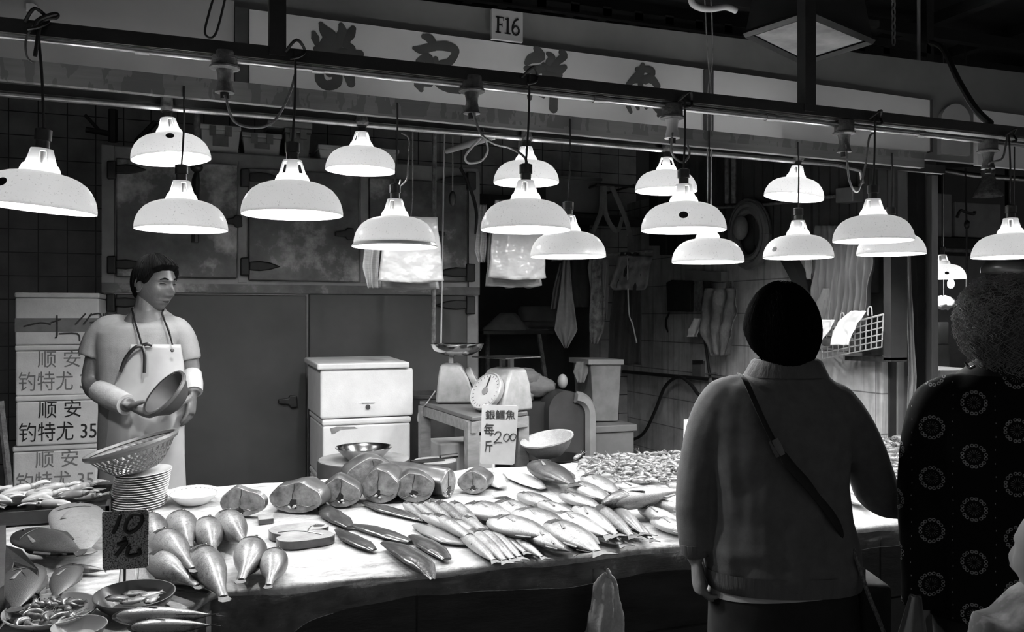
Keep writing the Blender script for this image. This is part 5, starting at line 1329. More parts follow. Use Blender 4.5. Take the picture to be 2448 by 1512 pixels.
MB().grid(ap, 40, 40).build('apron', m_apron, ven, 180, mods=(('SOLIDIFY', dict(thickness=.004)),))
for pth in ([(315,738,-.02),(322,765,-.10),(332,800,-.145),(340,828,-.17)],[(386,748,-.06),(396,772,-.115),(406,800,-.14),(413,824,-.155)],
            [(340,828,-.172),(322,832,-.18),(300,858,-.17),(288,890,-.165)],[(340,828,-.172),(346,850,-.175),(345,892,-.178)],[(340,826,-.17),(352,823,-.17),(364,826,-.165)]):
    MB().tube(smooth_path([V(*p) for p in pth], 5), .0075 if pth[0][1] > 800 else .0055, 8, flat=.5, up=FWD).build('apron_strap', m_black, ven)
MB().ell(V(412,838,-.158), (.008,.004,.008), 10, 6).build('apron_button', m_greyink, ven)
m_band2 = M('white_wrist_cuff', .3, .36, .8, sc=30, bump=.2, bsc=80)
MB().tube([V(240,936,-.085), V(270,953,-.17), V(303,968,-.235)], [.049,.050,.043], 20).build('wrist_cuff', m_band2, ven)
MB().tube([V(458,897,-.01), V(461,918,-.05), V(462,938,-.078)], [.043,.043,.039], 20).build('wrist_cuff', m_band2, ven)
# dark bowl in his hands
nb = (-FWD*.55 + (-RIGHT*.65 + UP*.76)*.835).normalized(); cb_ = V(394,941,-.33)
mbw = frame(cb_, nb.cross(UP), UP); 
zq = nb.to_track_quat('Z','Y').to_matrix().to_4x4(); rbw = 62*(DV-.33)/F
hb = thing('dark_bowl', 'dark plastic bowl held tilted in the hands of the vendor', 'bowl', cb_ - nb*.06)
MB().lathe([(.001,-.062),(rbw*.6,-.062),(rbw*.85,-.03),(rbw*.97,-.004),(rbw*1.0,0),(rbw*1.0,.006),(rbw*.93,.006),(rbw*.8,-.026),(rbw*.56,-.055),(.001,-.055)], cb_, 44, zq).build('bowl', M('dark_grey_plastic', .022, .04, .6, sc=5), hb)
MB().lathe([(rbw*.97,-.006),(rbw*1.045,-.004),(rbw*1.05,.008),(rbw*.97,.009)], cb_, 44, zq).build('rim', M('bowl_rim', .04, .07, .35), hb)

# --- shopper in the grey sweater, seen from behind
DA = 2.52
A = lambda u, v, d=0.0: pt(u, v, D=DA+d)
m_knit = M('grey_knit', .10, .135, .9, sc=30, bump=.12, bsc=260)
m_knit2 = M('grey_knit_rib', .095, .125, .9, sc=40, bump=.5, bsc=60, stretch=(1,1,.05))
TRS = [(882,1882,62,.06,0),(898,1876,100,.085,0),(925,1866,150,.10,-6),(960,1858,176,.115,0),(1010,1856,180,.125,0),(1080,1856,170,.13,0),(1160,1858,163,.125,0),(1240,1862,172,.13,0),(1310,1868,184,.14,0),(1350,1871,186,.145,0),(1385,1872,176,.14,0)]
sw = MB().rings([ring(u, v, hw, hd, DA, dv=dv) for v, u, hw, hd, dv in TRS])
limb(sw, [A(1800,935), A(1738,962), A(1700,1020), A(1672,1110,.01), A(1658,1195,.0), A(1660,1265,-.01), A(1664,1318,-.015)], [.05,.076,.07,.060,.052,.05,.044])
limb(sw, [A(1925,940), A(1985,975), A(2036,1040,.03), A(2078,1125,.05), A(2105,1180,.06), A(2165,1200,.12), A(2230,1215,.18)], [.05,.08,.074,.067,.064,.058,.05])
sw = remesh(sw, .008, 3)
for i, p in enumerate(sw.v):       # soft vertical folds of the knit
    q_ = p.copy(); a_ = (q_-Vector((0,0,CZ))).dot(RIGHT)
    wz = max(0, min(1, (1.42-q_.z)/.3))
    sw.v[i] = q_ + FWD*(.016*wz*mnoise.noise(Vector((a_*13, q_.z*2.2, 1)))+.006*wz*mnoise.noise(Vector((a_*26, q_.z*8, 5)))+.010*math.exp(-((q_.z-.86)/.05)**2)*mnoise.noise(Vector((a_*9, q_.z*22, 8)))+.006*mnoise.noise(Vector((a_*11, q_.z*13, 2))))
bd = MB()
bd.rings([ring(1880,860,48,.05,DA), ring(1876,910,90,.07,DA), ring(1860,960,140,.09,DA), ring(1856,1080,140,.095,DA), ring(1858,1200,140,.095,DA), ring(1868,1340,150,.11,DA), ring(1868,1420,140,.11,DA)])
limb(bd, [A(1872,800), A(1876,850), A(1878,900)], [.055,.056,.065])
limb(bd, [A(1740,955), A(1680,1090,.01), A(1658,1195), A(1664,1318,-.015), A(1668,1335,-.015)], [.05,.045,.038,.03,.027])
limb(bd, [A(1985,965), A(2078,1125,.05), A(2105,1180,.06), A(2230,1215,.18), A(2250,1218,.2)], [.05,.045,.04,.03,.027])
hand(bd, A(1664,1334,-.02), -UP*.95+RIGHT*.12+FWD*.05, RIGHT, .7, 1.08, -1)
hand(bd, A(2246,1217,.2), RIGHT*.8+FWD*.5-UP*.1, -UP, .6, .95, 1)
legs(bd, [A(1800,1440), A(1935,1440)], 1, 0, FWD)
bd = remesh(bd, .005, 2)
ma = head_matrix(A(1869,782), FWD - RIGHT*.18, -.05, .95)
head(bd, ma); ears(bd, ma)
sh1 = tag(bd.build('person', m_skin, None, 60), 'shopper with short black hair in a plain grey sweater, seen from behind', 'person')
amask = hairline([(0,.45),(.7,.4),(1.0,-.1),(1.4,-.5),(1.9,-.72),(3.15,-.86)])
ath = lambda dx, dy, dz: .022 + .010*(1-abs(dz)) + .034*max(0,-dz)*max(0,.4-dy)
hair(ma, ath, amask, .003, sc=4).build('hair', m_hair, sh1, 180)
strands(ma, amask, ath, 1100, .0011, 5, wob=.25).build('hair_strands', m_hair, sh1, 0)
sw.build('sweater', m_knit, sh1, 180)
MB().rings([ring(1881,866,74,.078,DA), ring(1880,858,72,.074,DA), ring(1880,862,80,.085,DA), ring(1879,882,90,.092,DA), ring(1878,900,100,.097,DA)], False).build('collar', m_knit2, sh1, 60)
MB().rings([ring(1871,1352,189,.147,DA), ring(1872,1375,188,.146,DA), ring(1873,1398,180,.142,DA), ring(1873,1400,172,.135,DA)], False).build('hem_band', m_knit2, sh1, 60)
MB().tube([A(1663,1300,-.013), A(1665,1322,-.015), A(1666,1330,-.015)], [.046,.042,.034], 20).build('cuff', m_knit2, sh1)
MB().rings([ring(1870,1380,168,.135,DA,dv=10), ring(1866,1404,172,.138,DA,dv=12)], False).build('undershirt', M('white_undershirt', .4, .5, .8), sh1, 60)
tr1 = MB().rings([ring(1870,1360,160,.13,DA), ring(1871,1420,174,.14,DA), ring(1872,1520,178,.15,DA), ring(1872,1600,178,.14,DA)])
for u in (1790, 1948):
    h = A(u,1580); tr1.tube([A(u,1540), h, Vector((h.x,h.y,.5)), Vector((h.x,h.y,.06))], [.09,.105,.085,.075], 18)
remesh(tr1, .012, 3).build('trousers', m_trou, sh1, 180)
# cross-body bag
def back(u, v, lift=.012):
    for (v0,u0,h0,d0,_), (v1,u1,h1,d1,_) in zip(TRS, TRS[1:]):
        if v0 <= v <= v1:
            t = (v-v0)/(v1-v0); cu, hw, hd = u0+(u1-u0)*t, h0+(h1-h0)*t, d0+(d1-d0)*t
            x = min(1, abs(u-cu)/hw); return A(u, v, -hd*(1-x**2.3)**(1/2.3)-lift)
    return A(u, v, -.14-lift)
m_strap = M('dark_webbing', .008, .015, .7, sc=80)
bg = thing('shoulder_bag', 'dark cross-body bag with wide strap over the grey sweater', 'bag', A(2090,1420,-.05))
pth = [A(1770,896,-.02), back(1784,915), back(1815,985), back(1852,1060), back(1890,1115), back(1935,1165), back(1975,1215), back(2008,1262,.014), A(2035,1300,-.07)]
sp_ = smooth_path(pth, 5); tk_ = [(.013 if i < len(sp_)*.42 else .021) for i in range(len(sp_))]
MB().tube(sp_, tk_, 10, True, FWD, .22).build('strap', m_strap, bg)
MB().tube([back(1848,1052,.016), back(1858,1072,.016), back(1866,1090,.016)], [.014,.0155,.014], 10, True, FWD, .35).build('buckle', M('buckle_metal', .1, .2, .4, .6), bg)
bb = MB()
c_ = A(2068,1435,.02); bb.box((-.045,-.09,-.13),(.045,.09,.07), frame(c_, RIGHT, FWD))
bb.build('pouch', m_trou, bg, 30, mods=bev(.02,3))
MB().tube(smooth_path([A(2036,1298,-.09), A(2052,1350,-.12), A(2075,1420,-.13), A(2100,1480,-.13), A(2115,1520,-.13)], 5), .006, 8).build('lanyard', M('speckled_lanyard', .01, .25, .7, sc=140), bg)

# --- grey haired shopper in the flowered jacket
DG = 2.40
Gp = lambda u, v, d=0.0: pt(u, v, D=DG+d)
q = N('flower_print'); tc = q.n.new('ShaderNodeTexCoord'); sp = q.n.new('ShaderNodeSeparateXYZ'); q.l.new(tc.outputs['Generated'], sp.inputs[0])
obv = q.obj(False); so_ = q.n.new('ShaderNodeSeparateXYZ'); q.l.new(obv, so_.inputs[0])
axp = (RIGHT - FWD*.52).normalized()
rx_ = q.math('ADD', q.math('MULTIPLY', so_.outputs[0], axp.x), q.math('MULTIPLY', so_.outputs[1], axp.y))
AX, BZ = .101, .140
cx_ = q.math('DIVIDE', q.math('ADD', rx_, 5.0*AX+.035), AX); col_ = q.math('FLOOR', cx_)
fx_ = q.math('MULTIPLY', q.math('SUBTRACT', q.math('SUBTRACT', cx_, col_), .5), AX)
odd = q.math('MULTIPLY', q.math('MODULO', col_, 2.0), .5)
cz_ = q.math('ADD', q.math('ADD', q.math('DIVIDE', so_.outputs[2], BZ), odd), 20.12)
fz_ = q.math('MULTIPLY', q.math('SUBTRACT', q.math('FRACT', cz_), .5), BZ)
rr_ = q.math('SQRT', q.math('ADD', q.math('MULTIPLY', fx_, fx_), q.math('MULTIPLY', fz_, fz_)))
th_ = q.math('ARCTAN2', fz_, fx_)
# eight small double loops around a circle, rays in the centre, dots between
a8 = q.math('SUBTRACT', q.math('FRACT', q.math('MULTIPLY_ADD', th_, 8/6.28319, .5)), .5)
lx = q.math('MULTIPLY', q.math('ABSOLUTE', q.math('MULTIPLY', a8, 6.28319*.027/8)), 1.0)
dl = q.math('SQRT', q.math('ADD', q.math('POWER', q.math('SUBTRACT', lx, .0046), 2.0), q.math('POWER', q.math('SUBTRACT', rr_, .028), 2.0)))
loop = q.math('MULTIPLY', q.math('GREATER_THAN', dl, .0022), q.math('LESS_THAN', dl, .0046))
a16 = q.math('ABSOLUTE', q.math('SUBTRACT', q.math('FRACT', q.math('MULTIPLY', th_, 16/6.28319)), .5))
ray = q.math('MULTIPLY', q.math('LESS_THAN', a16, .14), q.math('MULTIPLY', q.math('GREATER_THAN', rr_, .006), q.math('LESS_THAN', rr_, .0165)))
dx_ = q.math('SUBTRACT', q.math('ABSOLUTE', fx_), AX/2); dz_ = q.math('ABSOLUTE', fz_)
dot = q.math('LESS_THAN', q.math('SQRT', q.math('ADD', q.math('MULTIPLY', dx_, dx_), q.math('POWER', q.math('SUBTRACT', dz_, .018), 2.0))), .0022)
pat = q.math('MAXIMUM', loop, q.math('MAXIMUM', q.math('MULTIPLY', ray, .45), dot))
mod = q.math('MULTIPLY', pat, q.ramp(q.noise(obv, 160, 2), [(.35,.5),(.6,1)]))
q.l.new(q.ramp(mod, [(0,.006),(1,.34)]), q.p.inputs['Base Color']); q.p.inputs['Roughness'].default_value = .8
q.p.inputs['Specular IOR Level'].default_value = .1
m_flower = q.m
jk = MB().rings([ring(2392,878,52,.06,DG), ring(2396,895,105,.08,DG), ring(2402,925,165,.105,DG), ring(2408,975,200,.125,DG), ring(2412,1080,206,.14,DG), ring(2416,1200,212,.15,DG), ring(2424,1330,220,.155,DG), ring(2430,1420,224,.16,DG), ring(2432,1462,222,.16,DG)])
limb(jk, [Gp(2310,930), Gp(2250,968), Gp(2218,1040,.0), Gp(2200,1140,.02), Gp(2196,1230,.0), Gp(2200,1330,-.03), Gp(2198,1452,-.04)], [.05,.075,.068,.060,.054,.05,.045])
limb(jk, [Gp(2500,930), Gp(2560,968), Gp(2600,1060), Gp(2615,1180), Gp(2610,1300,-.06), Gp(2590,1380,-.14)], [.05,.075,.068,.060,.054,.046])
jk = remesh(jk, .008, 3)
for i, p in enumerate(jk.v):
    a_ = (p-Vector((0,0,CZ))).dot(RIGHT); jk.v[i] = p + FWD*(.006*mnoise.noise(Vector((a_*10, p.z*3, 1))))
bg_ = MB()
bg_.rings([ring(2395,850,48,.05,DG), ring(2398,900,90,.07,DG), ring(2408,960,150,.09,DG), ring(2412,1080,160,.10,DG), ring(2424,1330,180,.12,DG), ring(2430,1440,170,.12,DG)])
limb(bg_, [Gp(2398,800), Gp(2396,850), Gp(2396,900)], [.055,.056,.065])
limb(bg_, [Gp(2250,960), Gp(2200,1140,.02), Gp(2196,1230), Gp(2198,1440,-.04), Gp(2196,1462,-.04)], [.05,.045,.038,.028,.026])
limb(bg_, [Gp(2560,960), Gp(2615,1180), Gp(2590,1400,-.14)], [.05,.04,.028])
hand(bg_, Gp(2196,1458,-.04), -UP, RIGHT, .8, .9, -1)
hand(bg_, Gp(2590,1400,-.14), -UP, -RIGHT, .5, .9, 1)
legs(bg_, [Gp(2350,1480), Gp(2500,1480)], 1, 0, FWD)
bg_ = remesh(bg_, .006, 2)
mg = head_matrix(Gp(2402,792), FWD - RIGHT*.1, -.1, .95)
head(bg_, mg); ears(bg_, mg)
old = tag(bg_.build('person', m_skin, None, 60), 'grey haired shopper in a black flowered jacket, seen from behind', 'person')
m_ghair = M('curly_grey_hair', .05, .14, .6, sc=30, bump=.8, bsc=60)
def gmask(dx, dy, dz):
    hl = .4 if dy > .5 else (.4-(.5-dy)*1.8 if dy > .1 else -.32-(.1-dy)*.9)
    return sstep(hl-.1, hl+.1, dz)
hair(mg, lambda dx, dy, dz: .038 + .012*abs(dx) - .012*max(0, dz), gmask, .016, 64, 80, 4.5).build('hair', m_ghair, old, 180)
st_ = MB(); rg2 = random.Random(11)
for i in range(2600):
    a_ = rg2.uniform(0, 6.283); z_ = rg2.uniform(-.75, .98); q_ = math.sqrt(1-z_*z_)
    d = Vector((q_*math.cos(a_), q_*math.sin(a_), z_))
    if gmask(*d) < .6: continue
    o_ = .032; p = head_pt(*d, o_, 0); nrm = Vector((d.x/.076, d.y/.098, d.z/.118)).normalized()
    tng = nrm.cross(Vector((0,0,1))).normalized()*rg2.choice((-1,1)); dn = nrm.cross(tng)
    dn = dn if dn.z < 0 else -dn
    R_ = rg2.uniform(.008,.018); P_ = []
    for k in range(9):
        t = k/8*(.6+.8*rg2.random() if k == 8 else 1); P_.append(mg @ (p + nrm*(.004+.024*math.sin(t*2.6)*rg2.uniform(.8,1.1)) + dn*(.04*t) + tng*(R_*math.sin(t*6+a_))))
    st_.tube(P_, [.0006]*7+[.0005,.0003], 4)
st_.build('hair_curls', M('grey_hair_strands', .16, .34, .5), old, 0)
jk.build('flowered_jacket', m_flower, old, 180)
MB().rings([ring(2394,868,62,.065,DG), ring(2394,862,60,.062,DG), ring(2395,882,82,.078,DG), ring(2396,896,104,.085,DG)], False).build('collar', m_trou, old, 60)
MB().tube(smooth_path([Gp(2308,868,-.03), Gp(2318,880,-.05), Gp(2330,876,-.07)], 4), .004, 6).build('ear_loop', m_black, old)
tr2 = MB().rings([ring(2430,1440,190,.14,DG), ring(2432,1540,190,.14,DG)])
for u in (2350, 2505):
    h = Gp(u,1540); tr2.tube([Gp(u,1500), Vector((h.x,h.y,.5)), Vector((h.x,h.y,.06))], [.1,.085,.075], 18)
remesh(tr2, .012, 2).build('trousers', m_trou, old, 180)
gb = thing('cloth_bag', 'grey cloth bag hanging at the side of the flowered jacket', 'bag', Gp(2182,1545,-.115))
def bgf(i, j):
    ph = 6.28319*j; w = .016+.026*i
    p = Gp(2188-8*i, 1425+120*i, -.115)
    return p + RIGHT*(w*1.0*math.cos(ph)*(1+.2*math.sin(3*ph))) + FWD*(.6*w*math.sin(ph)+.006*math.sin(4*ph))
MB().grid(bgf, 14, 28, True).build('bag', M('grey_cloth', .10, .16, .9, sc=15), gb, 180)

# --- small person at the lower right corner, mostly outside the picture
DC = 1.35
K = lambda u, v, d=0.0: pt(u, v, D=DC+d)
kb2 = MB()
kb2.rings([ring(2560,1400,60,.045,DC), ring(2560,1440,110,.065,DC), ring(2560,1500,170,.08,DC), ring(2560,1700,160,.09,DC), ring(2560,2000,165,.09,DC), ring(2560,2300,170,.10,DC)])
limb(kb2, [K(2555,1330), K(2558,1420)], [.042,.05])
limb(kb2, [K(2425,1500), K(2390,1700), K(2385,1900), K(2400,2080,-.05)], [.045,.04,.033,.026]); limb(kb2, [K(2700,1500), K(2740,1700), K(2745,1900), K(2740,2080)], [.045,.04,.033,.026])
hand(kb2, K(2400,2090,-.05), -UP, RIGHT, .4, .75, -1); hand(kb2, K(2740,2090), -UP, -RIGHT, .4, .75, 1)
legs(kb2, [K(2490,2300), K(2640,2300)], 1, 0, FWD, (.07,.05,.035))
kb2 = remesh(kb2, .006, 2)
mk = head_matrix(K(2552,1345), FWD-RIGHT*.6, 0, .8); head(kb2, mk, face=.7); ears(kb2, mk)
kid = tag(kb2.build('person', M('pale_skin', .42, .5, .5, sc=25), None, 60), 'person cut off at the lower right corner in a mottled pale top', 'person')
hair(mk, lambda dx, dy, dz: .014, lambda dx, dy, dz: sstep(.7,.8, dz), .003).build('hair', m_hair, kid, 60)
kt_ = MB().rings([ring(2558,1398,70,.055,DC), ring(2560,1425,125,.075,DC), ring(2560,1480,178,.09,DC), ring(2560,1600,180,.10,DC), ring(2560,1900,185,.11,DC), ring(2560,2150,190,.11,DC)])
limb(kt_, [K(2425,1490), K(2398,1620), K(2388,1760)], [.062,.058,.055]); limb(kt_, [K(2700,1490), K(2735,1620), K(2745,1760)], [.062,.058,.055])
remesh(kt_, .009, 3).build('mottled_top', M('mottled_cloth', .16, .6, .8, sc=16, a=.4, b=.62), kid, 180)
MB().rings([ring(2556,1384,64,.05,DC), ring(2557,1392,68,.053,DC)], False).build('neck_line', m_black, kid, 60, mods=(('SOLIDIFY', dict(thickness=.004)),))  # thin black ring around the neck
tr3 = MB()
for u in (2490, 2640):
    h = K(u,2200); tr3.tube([K(u,2080), h, Vector((h.x,h.y,.06))], [.1,.085,.06], 16)
tr3.build('trousers', m_trou, kid)
# ------------------------------------------------------------------ things hanging and standing at the back and right
def drape(rows, lb, name, cat, mat, folds=4, amp=.02, grp=None, parent=None, **pl):
    """hanging cloth given by rows (v, left u, right u) on a plane of the stall"""
    nrm = FWD if 'X' not in pl else Vector((1,0,0))
    def fn(i, j):
        v_ = rows[0][0] + (rows[-1][0]-rows[0][0])*i
        for (v0,a0,b0),(v1,a1,b1) in zip(rows, rows[1:]):
            if v0 <= v_ <= v1+1e-6: t = (v_-v0)/(v1-v0); a, b_ = a0+(a1-a0)*t, b0+(b1-b0)*t; break
        p = pt(a+(b_-a)*j, v_, **pl)
        return p + nrm*(-amp*(.6+.6*i)*(math.sin(j*folds*6.283+2*i)*.5+.5) + amp*.5*mnoise.noise(Vector((j*5,i*4,rows[0][1]))))
    mb = MB().grid(fn, 24, max(16, folds*8))
    o = mb.build(name, mat, parent, 180, mods=(('SOLIDIFY', dict(thickness=.004)),))
    return o if parent is not None else tag(o, lb, cat, grp)
g1 = M('grey_towel', .16, .22, .9, sc=15, bump=.2, bsc=100); g2 = M('dim_cloth', .07, .11, .9, sc=10); g3 = M('black_cloth', .006, .012, .9)
m_bag = N('white_plastic_bags'); v = m_bag.obj(); m_bag.p.inputs['Base Color'].default_value = (.5,.5,.5,1); m_bag.p.inputs['Roughness'].default_value = .25
m_bag.bump(m_bag.noise(v, 5, 3, .5, (1,1,1.5)), 1.0, .05); m_bag.p.inputs['Transmission Weight'].default_value = 0; m_bag = m_bag.m
YS = 6.5
# recess between the cabinet and the tiled wall
shf_ = thing('wall_shelf', 'dark shelf board on slanting legs right of the cabinet', 'shelf', pt(1245,800,Y=YS))
bx(1156,1340,792,800,YS,.45).build('board', m_dark, shf_, 0)
MB().tube([pt(1288,800,Y=YS), pt(1316,985,Y=YS), Vector((pt(1330,1100,Y=YS).x,YS,.1))], .02, 8).build('leg', m_rust, shf_)
a0 = pt(1165,796,Y=YS+.4); MB().tube([a0, Vector((a0.x,a0.y,.1))], .02, 8).build('leg', m_rust, shf_)
p = pt(1215,790,Y=YS+.2)
cp_ = MB()
cp_.rings([[p+Vector((w*.2*math.cos(6.283*k/20)*(1+.15*math.sin(3*6.283*k/20)), w*.12*math.sin(6.283*k/20), z_)) for k in range(20)] for w, z_ in ((1,.0),(1.0,.02),(.75,.06),(.45,.12),(.3,.145))])
tag(cp_.build('folded_cloth', g1, None, 60), 'grey cloth heaped on the dark shelf right of the cabinet', 'cloth')
p = pt(1290,790,Y=YS+.2)
bl = thing('basin', 'upturned grey basin on the dark shelf', 'basin', p)
MB().lathe([(.16,0),(.165,.015),(.14,.02),(.16,.045),(.15,.07),(.18,.08),(.19,.17),(.17,.2),(.001,.2)], p, 30, Matrix.Diagonal((1,.7,1,1))).build('basin', M('dim_basin', .10, .14, .5), bl, 50)
for i, (u, v_, s, lb) in enumerate(((1248,905,.07,'grey crumpled bag before the dark shelf, upper one'),(1275,925,.075,'grey crumpled bag before the dark shelf, middle one'),(1240,945,.06,'grey crumpled bag before the dark shelf, lowest one'))):
    p = pt(u, v_, Y=5.4); mb = MB()
    mb.rings([[p+Vector((s*2*d[0], s*1.3*d[1], s*d[2]))*(1+.22*mnoise.noise(Vector(d)*2.5+Vector((i*9,0,0)))) for d in rg_] for rg_ in dirs(18, 24)])
    tag(mb.build('crumpled_bag', g1, None, 60), lb, 'bag', 'crumpled bags by the shelf')
zc_ = pt(1250,960,Y=5.4).z
tag(MB().box((pt(1205,960,Y=5.4).x,5.28,.1),(pt(1305,960,Y=5.4).x,5.62,zc_)).build('dark_cabinet', m_dark, None, 0), 'low dark cabinet under the crumpled grey bags', 'cabinet')
# machine with rounded top, bin, tub
def arch(us, Y, dep):
    return MB().prism([pt(u, v_, Y=Y) for u, v_ in us], (0,dep,0))
mc = thing('round_topped_machine', 'dark machine with a rounded top behind the black tub', 'machine', pt(1350,1100,Y=5.2))
arc2 = [(1312+44*(1-math.cos(math.pi*k/12)), 985-50*math.sin(math.pi*k/12)) for k in range(13)]
arch([(1312,1120)]+arc2+[(1400,1120)], 5.2, .4).build('casing', M('machine_dark', .03, .05, .5), mc, 30)
arc3 = [(1340+36*(1-math.cos(math.pi*k/12)), 990-40*math.sin(math.pi*k/12)) for k in range(6,13)]
MB().tube([pt(u, v_, Y=5.18) for u, v_ in [(1376,950)]+arc3+[(1412,1120)]], .04, 6).build('edge_trim', M('machine_trim', .2, .3, .5), mc)
bn = thing('grey_bin', 'stained upright grey bin by the tiled wall', 'bin', pt(1450,1010,Y=5.6))
arch([(1412,870),(1486,870),(1478,1008),(1420,1008)], 5.6, .3).build('body', M('stained_bin', .14, .3, .6, sc=5), bn, 0, mods=bev(.008))
arch([(1407,860),(1491,860),(1491,872),(1407,872)], 5.58, .34).build('rim', M('bin_rim', .3, .38, .5), bn, 0)
tg = thing('grey_crate', 'pale grey crate with lid under the upright bin', 'crate', pt(1455,1095,Y=5.45))
z1 = pt(1398,1020,Y=5.45).z; x0, x1 = pt(1398,1020,Y=5.45).x, pt(1516,1020,Y=5.45).x
MB().box((x0,5.45,.1),(x1,5.9,z1-.05)).build('body', M('grey_crate_plastic', .2, .27, .5, sc=5), tg, 0, mods=bev(.01))
MB().box((x0-.015,5.43,z1-.05),(x1+.015,5.92,z1)).build('lid', bpy.data.materials['grey_crate_plastic'], tg, 0, mods=bev(.008))
p = pt(1345,912,Y=5.36); tag(MB().ell(p, (.035,.035,.05)).build('white_bottle', M('bottle_white', .3,.4,.4)), 'small pale rounded bottle behind the rounded machine', 'bottle')
drape([(865,1378,1404),(890,1370,1406),(915,1380,1396)], 'pale crumpled glove hanging left of the grey bin', 'rubber_glove', 'glove', g1, 2, .02, None, None, Y=5.65)
# clothes rail with hanging cloths
rl2 = tag(MB().tube([pt(1318,622,Y=6.0), pt(1560,600,Y=6.0)], .012, 8).build('clothes_rail', m_rust), 'thin rail with cloths and bags hanging in the dark recess', 'rail')
GC = 'cloths hanging in the recess'
drape([(622,1346,1362),(700,1338,1368),(790,1324,1380),(832,1348,1356)], 'long grey towel ending in a point, left in the recess', 'hanging_towel', 'towel', g1, 2, .03, GC, None, Y=6.0)
drape([(630,1338,1350),(690,1322,1340),(740,1316,1334)], 'thin dim cloth behind the pointed grey towel', 'hanging_cloth', 'cloth', g2, 2, .02, GC, None, Y=6.02)
drape([(620,1366,1400),(680,1362,1410),(735,1372,1412)], 'black cloth between the pointed towel and the pale one', 'hanging_cloth', 'cloth', g3, 2, .02, GC, None, Y=6.02)
drape([(614,1410,1446),(640,1404,1450),(700,1412,1446),(752,1412,1446)], 'pale short towel in the middle of the recess', 'hanging_towel', 'towel', g1, 2, .02, GC, None, Y=6.0)
drape([(618,1416,1440),(752,1408,1446),(790,1408,1442),(822,1412,1428)], 'patterned dim cloth below the pale short towel', 'hanging_cloth', 'cloth', M('patterned_cloth', .03, .2, .9, sc=22), 2, .02, GC, None, Y=5.99)
drape([(618,1440,1454),(700,1440,1454),(766,1442,1450)], 'narrow grey strip of cloth right of the pale towel', 'hanging_cloth', 'cloth', M('strip_cloth', .12, .16, .9), 1, .02, GC, None, Y=5.99)
drape([(604,1484,1528),(690,1466,1532),(780,1455,1532),(872,1452,1530)], 'black coat hanging at the corner of the tiled wall', 'black_coat', 'coat', g3, 3, .04, GC, None, Y=6.0)
MB_ = MB().tube(smooth_path([pt(1500,610,Y=5.98), pt(1503,742,Y=5.9), pt(1512,775,Y=5.9), pt(1522,820,Y=5.9)], 4), .006, 6).build('zip_strip', M('zip_grey', .3,.4,.5)); tag(MB_, 'thin pale strap dangling before the black coat', 'strap')
drape([(612,1478,1560),(640,1470,1552),(685,1456,1545),(694,1465,1538)], 'grey printed carrier bag hanging over the black coat', 'carrier_bag', 'bag', M('printed_bag', .08, .17, .6, sc=14), 2, .05, None, None, Y=5.98)
bxx = thing('cardboard_box', 'dim cardboard box high in the recess, behind the lamps', 'box', pt(1375,505,Y=6.6))
bx(1305,1436,420,505,6.6,.4).build('body', M('dim_cardboard', .10, .15, .9, sc=4), bxx, 0)
bx(1300,1440,418,424,6.58,.44).build('flap', bpy.data.materials['dim_cardboard'], bxx, 0)
struct(MB().box((pt(1290,500,Y=6.55).x,6.55,pt(1290,507,Y=6.55).z-.03),(3.92,7.1,pt(1290,507,Y=6.55).z)).build('trim_high_shelf', m_dark, None, 0))
for i, (pth, lb) in enumerate((([(1440,445),(1438,500),(1428,530),(1412,570)],'left'),([(1444,445),(1448,510),(1465,545),(1478,550),(1488,520)],'middle'),([(1462,445),(1478,480),(1498,530),(1510,580)],'right'))):
    tag(MB().tube(smooth_path([pt(u, v_, Y=6.45) for u, v_ in pth], 5), .02, 8, True, FWD, .25).build('bag_strap', g1), '%s pale strap hanging from the high shelf in the recess' % lb, 'strap', 'straps from the high shelf')
hr_ = thing('hook_rail', 'short dark rail holding pale straps high in the recess', 'rail', pt(1470,442,Y=6.45))
MB().tube([pt(1425,441,Y=6.45), pt(1520,447,Y=6.45)], .012, 8).build('rail', m_dark_steel, hr_)
for u in (1428, 1516):
    a0 = pt(u,443,Y=6.45); MB().tube([a0, Vector((a0.x,7.3,a0.z))], .01, 6).build('bracket', m_dark_steel, hr_)
# poles and strings before the cabinet
tag(MB().tube([Vector((pt(1040,318,Y=4.9).x,4.9,3.3)), pt(1036,830,Y=4.9)], .014, 8).build('hanging_pole', m_rust), 'dark vertical pole hanging before the right of the cabinet', 'pole')
tag(MB().tube([Vector((pt(1067,318,Y=4.7).x,4.7,3.3)), pt(1054,835,Y=4.7)], .005, 6).build('hanging_string', M('pale_cotton_string', .3,.4,.8)), 'pale string hanging down to the steel scale pan', 'string')
hh = thing('pull_switch', 'black oval pull switch on a thin string before the cabinet', 'switch', pt(1082,480,Y=4.7))
MB().tube([Vector((pt(1083,320,Y=4.7).x,4.7,3.3)), pt(1082,456,Y=4.7)], .004, 6).build('string', m_greycord, hh)
MB().ell(pt(1082,475,Y=4.7), (.022,.016,.045)).build('switch_body', m_black, hh)
tag(MB().tube([pt(1068,362,Y=4.4), pt(1120,345,Y=4.2), pt(1185,325,Y=3.94)], [.014,.018,.016], 10).build('light_tube', M('pale_tube', .35,.45,.4)), 'pale slanting tube under the rear rail, before dark recess', 'tube')
tag(MB().tube(smooth_path([pt(1152,300,Y=3.945), pt(1160,330,Y=3.945), pt(1166,360,Y=3.945), pt(1150,385,Y=3.945), pt(1120,390,Y=3.945), pt(1112,375,Y=3.945), pt(1130,350,Y=3.945), pt(1150,330,Y=3.945)], 5), .0055, 8).build('loop_cord', M('pale_cord', .35,.45,.6)), 'pale looped cord with knot hanging under the rear rail', 'cord')
